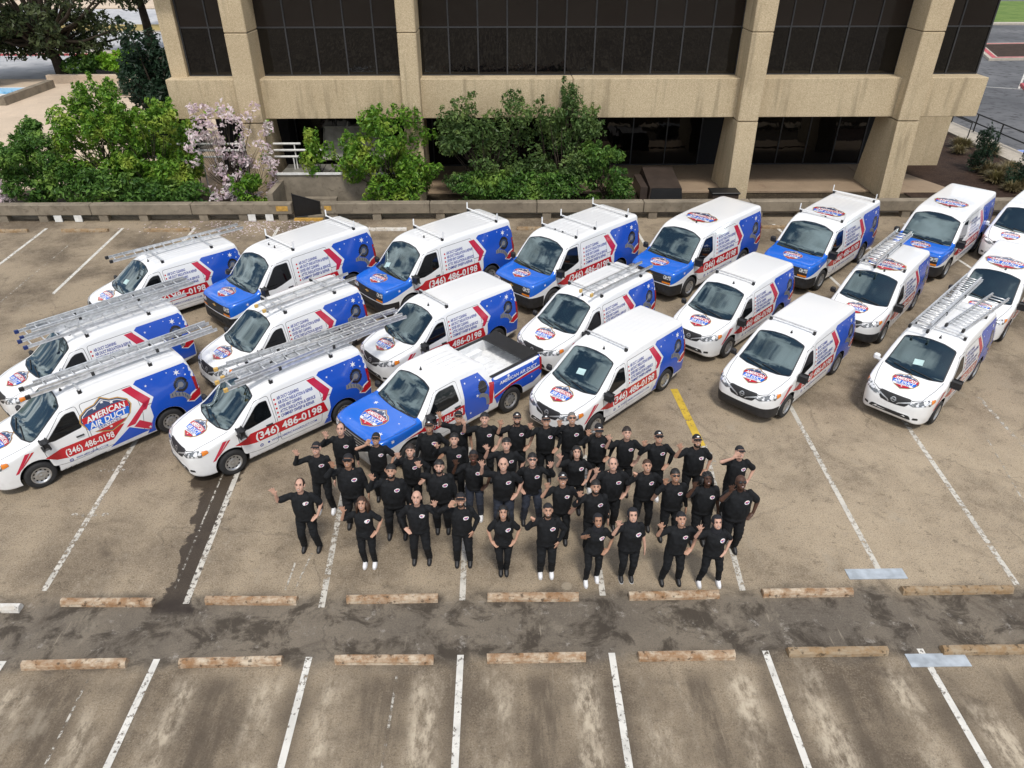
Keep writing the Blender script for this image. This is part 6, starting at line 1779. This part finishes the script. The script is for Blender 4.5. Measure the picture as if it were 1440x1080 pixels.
make_ladder(V['V5'], .75, .36, ZR, 4.4, .44, 'long silver ladder on the end van of the front row', 'plain', 2, 0.5)
make_ladder(V['V5'], 1.45, -.28, ZR, 2.9, .42, 'short silver ladder beside the long one on the end van', 'plain', 1, -5.0, 0, .2)
make_ladder(V['V6'], .10, .34, ZR, 4.5, .44, 'blue-capped ladder on the far roof edge behind the big-badge van', 'blue', 2, 0)
make_ladder(V['V6'], .0, -.28, ZR, 4.1, .44, 'blue-capped ladder on the near roof edge behind the big-badge van', 'blue', 1, .6)
make_ladder(V['V7'], .85, -.22, ZR, 3.0, .42, 'thin yellow-capped ladder on the middle-row van behind the spill van', 'yellow', 1, 0, 0, .5)
make_ladder(V['V9'], .92, -.38, ZR, 2.9, .40, 'thin yellow-capped ladder along the roof edge of the middle-row van', 'yellow', 1, 0, 0, .5)
make_ladder(V['V11'], .70, .34, ZR, 3.6, .50, 'silver ladder beside the roof badge of the black-bumper van', 'plain', 2, 0)
make_ladder(V['V13'], .1, .30, ZR, 4.3, .42, 'long silver ladder on the van nearest the magnolia', 'plain', 1, -.8)

# ------------------------------------------------------------------ the staff
random.seed(4)
def P(x, y, label, **kw): return person(x, y, label, **kw)
P(-3.94, 10.5, 'person in short-sleeved polo at the outer end of the front row, waving wide', h=1.74, girth=1.06, up=('R', 'wave_out'), other='hip', hair='receding', hcol='dark', skin=0, stance=.15)
P(-3.86, 11.62, 'person in long sleeves, cap and white shoes behind the end of the front row', h=1.76, up=('R', 'wave'), other='down', sleeve='long', hair='cap', skin=0, shoes='white', stance=.15)
P(-3.47, 12.25, 'person in long sleeves beside the grille of the pickup, hand at the ear', h=1.78, girth=1.08, up=('R', 'wave_near'), other='down', sleeve='long', hair='receding', hcol='dark', skin=0)
P(-3.12, 11.16, 'heavy-set person in long sleeves, cap and dark glasses, behind the long-haired front-row person', h=1.80, girth=1.26, up=('R', 'wave_near'), other='down', sleeve='long', hair='cap', skin=2, glasses=True, stance=.15)
P(-2.68, 10.05, 'person with long brown hair, short sleeves and white shoes waving', h=1.66, up=('R', 'wave'), other='hip', hair='long', hcol='brown', skin=1, shoes='white', female=True, stance=.10, girth=1.02)
P(-2.69, 12.0, 'person in a cap leaning in front of the pickup, hand on hip', h=1.70, up=('R', 'salute'), other='hip', hair='cap', skin=1, stance=.09)
P(-2.22, 10.84, 'heavy-set bearded person in long sleeves behind the bald front-row person', h=1.78, girth=1.20, up=('R', 'wave'), other='down', sleeve='long', hair='short', hcol='black', skin=1, beard=True, stance=.16)
P(-1.92, 11.56, 'person in long sleeves with hand at the temple beside the front wheel of the pickup', h=1.72, up=('R', 'wave_near'), other='hip', sleeve='long', hair='short', hcol='dark', skin=0)
P(-1.65, 10.13, 'bald front-row person in long sleeves waving with the other hand', h=1.72, girth=1.06, up=('L', 'wave'), other='hip', sleeve='long', hair='bald', skin=0, stance=.15)
P(-1.59, 12.35, 'person in a white-logo cap with both arms lowered beside the door of the pickup', h=1.76, girth=1.10, up=('R', 'down'), other='hip', sleeve='long', hair='cap_logo', skin=2)
P(-.98, 12.74, 'person in a cap reaching high in front of the blue panel of the pickup', h=1.72, up=('R', 'wave_high'), other='down', hair='cap', skin=1)
P(-.40, 12.61, 'dark-haired person in short sleeves behind the pair with raised palms', h=1.76, girth=1.06, up=('R', 'wave_out'), other='hip', hair='short', hcol='black', skin=0)
P(.31, 12.64, 'bearded person in short sleeves and white-logo cap in the back row', h=1.74, girth=1.04, up=('R', 'wave'), other='hip', hair='cap_logo', skin=1, beard=True)
P(-1.03, 11.93, 'person in long sleeves pointing up with two fingers', h=1.72, up=('R', 'point'), other='down', sleeve='long', hair='short', hcol='black', skin=0)
P(-.61, 11.35, 'dark-skinned person in a knit cap, short sleeves and blue jeans', h=1.72, up=('R', 'wave'), other='hip', hair='beanie', skin=4, trousers='denim', shoes='white', stance=.12)
P(.07, 11.72, 'dark-haired person in short sleeves behind the bald person in jeans', h=1.74, girth=1.10, up=('R', 'wave_out'), other='hip', hair='short', hcol='black', skin=0)
P(0.0, 11.02, 'bald person in short sleeves and dark jeans with an arm raised high', h=1.78, girth=1.10, up=('R', 'wave_high'), other='hip', hair='bald', skin=0, trousers='denim', stance=.15)
P(.59, 11.21, 'person in sunglasses and dark jeans waving with the other hand, fist on hip', h=1.74, girth=1.04, up=('L', 'wave'), other='hip', sleeve='long', hair='short', hcol='black', skin=0, glasses=True, trousers='denim', stance=.17)
P(-1.28, 10.99, 'heavy-set moustached person in long sleeves behind the capped front-row person', h=1.76, girth=1.22, up=('R', 'wave_high'), other='down', sleeve='long', hair='short', hcol='black', skin=0, beard=True)
P(-.81, 10.06, 'front-row person in a black cap touching the brim, hand in pocket', h=1.72, girth=1.04, up=('R', 'salute'), other='pocket', sleeve='long', hair='cap', skin=1, beard=True, stance=.13)
P(-.01, 9.81, 'front-row person with long black hair and both hands on hips', h=1.62, girth=1.06, up=('R', 'hip'), other='hip', hair='long', hcol='black', skin=1, female=True, stance=.06)
P(.82, 9.74, 'front-row person in a knit cap giving a thumbs up, pale sneakers', h=1.72, girth=1.02, up=('R', 'thumb'), other='pocket', sleeve='long', hair='beanie', skin=1, shoes='white', beard=True, stance=.11)
P(1.16, 10.62, 'person in a white-logo cap and short sleeves behind the thumbs-up person', h=1.72, up=('R', 'wave'), other='hip', hair='cap_logo', skin=1, stance=.11)
P(1.78, 10.38, 'dark-haired person with goatee behind the scarf-wearing front-row pair', h=1.72, girth=1.06, up=('R', 'wave'), other='down', sleeve='long', hair='short', hcol='black', skin=1, beard=True)
P(1.69, 9.56, 'slim front-row person in dark scarf and white shoes reaching a palm forward', h=1.62, up=('R', 'forward'), other='hip', hair='hood', skin=2, shoes='white', female=True, lean=.05, step=.12, stance=.12)
P(2.38, 9.61, 'broad front-row person in dark scarf and black shoes waving', h=1.70, girth=1.20, up=('R', 'wave'), other='down', hair='hood', skin=0, shoes='sole', female=True, stance=.10)
P(3.22, 9.52, 'front-row person in a black brimless cap raising a bent arm, watch on wrist', h=1.68, girth=1.04, up=('R', 'wave_out'), other='hip', hair='beanie', skin=1, stance=.17, lean=.04)
P(3.97, 9.46, 'front-row person in dark scarf and pale pink sneakers leaning with a high wave', h=1.64, girth=1.08, up=('R', 'wave_out'), other='hip', hair='hood', skin=0, shoes='white', female=True, stance=.20, lean=-.06)
P(4.57, 10.34, 'heavy-set dark-skinned bald person in glasses at the end of the group', h=1.84, girth=1.24, up=('R', 'wave_near'), other='hip', hair='bald', skin=4, glasses=True, stance=.13)
P(3.99, 10.56, 'dark-skinned person with curly shoulder-length hair', h=1.74, girth=1.12, up=('R', 'wave'), other='down', hair='curly', hcol='black', skin=4, stance=.12)
P(3.39, 10.69, 'person in sunglasses and long sleeves next to the curly-haired person', h=1.72, girth=1.12, up=('R', 'wave_near'), other='down', sleeve='long', hair='short', hcol='black', skin=2, glasses=True, stance=.14)
P(2.88, 10.98, 'person in long sleeves giving a thumbs up out to the side', h=1.74, girth=1.04, up=('R', 'thumb'), other='hip', sleeve='long', hair='buzz', hcol='brown', skin=1, stance=.16)
P(3.29, 11.92, 'person in long sleeves, cap and sunglasses in the back row', h=1.74, up=('R', 'wave'), other='hip', sleeve='long', hair='cap_logo', skin=1, glasses=True, shoes='white')
P(4.06, 11.75, 'bearded person in short sleeves and cap near the yellow line', h=1.76, girth=1.10, up=('R', 'wave_out'), other='hip', hair='cap_logo', skin=1, beard=True, stance=.15)
P(4.82, 11.38, 'person in short sleeves saluting at the outer end of the back row', h=1.74, girth=1.02, up=('R', 'salute'), other='hip', hair='cap', skin=0, lean=.04)
P(.94, 12.55, 'person in long sleeves and white-logo cap in front of the white bumper', h=1.74, girth=1.08, up=('R', 'wave'), other='hip', sleeve='long', hair='cap_logo', skin=1)
P(1.51, 12.58, 'person in sunglasses with cropped grey hair and long sleeves', h=1.78, girth=1.08, up=('R', 'wave_near'), other='down', sleeve='long', hair='buzz', hcol='grey', skin=1, glasses=True)
P(2.05, 12.21, 'person looking down under a white-logo cap beside the front wheel of a van', h=1.76, girth=1.04, up=('R', 'wave_near'), other='hip', sleeve='long', hair='cap_logo', skin=1, tilt=8, shoes='white')
P(2.64, 12.07, 'young dark-haired person in short sleeves, hand on hip, back row', h=1.74, up=('R', 'wave_out'), other='hip', hair='short', hcol='dark', skin=0)
P(1.52, 11.51, 'person with long black hair in short sleeves between the rows', h=1.68, girth=1.12, up=('R', 'wave_out'), other='hip', hair='long', hcol='black', skin=0, female=True)
P(2.20, 11.02, 'heavy-set person with receding grey hair in short sleeves', h=1.76, girth=1.24, up=('R', 'wave'), other='hip', hair='receding', hcol='grey', skin=0, shoes='sole')
bpy.context.view_layer.update()
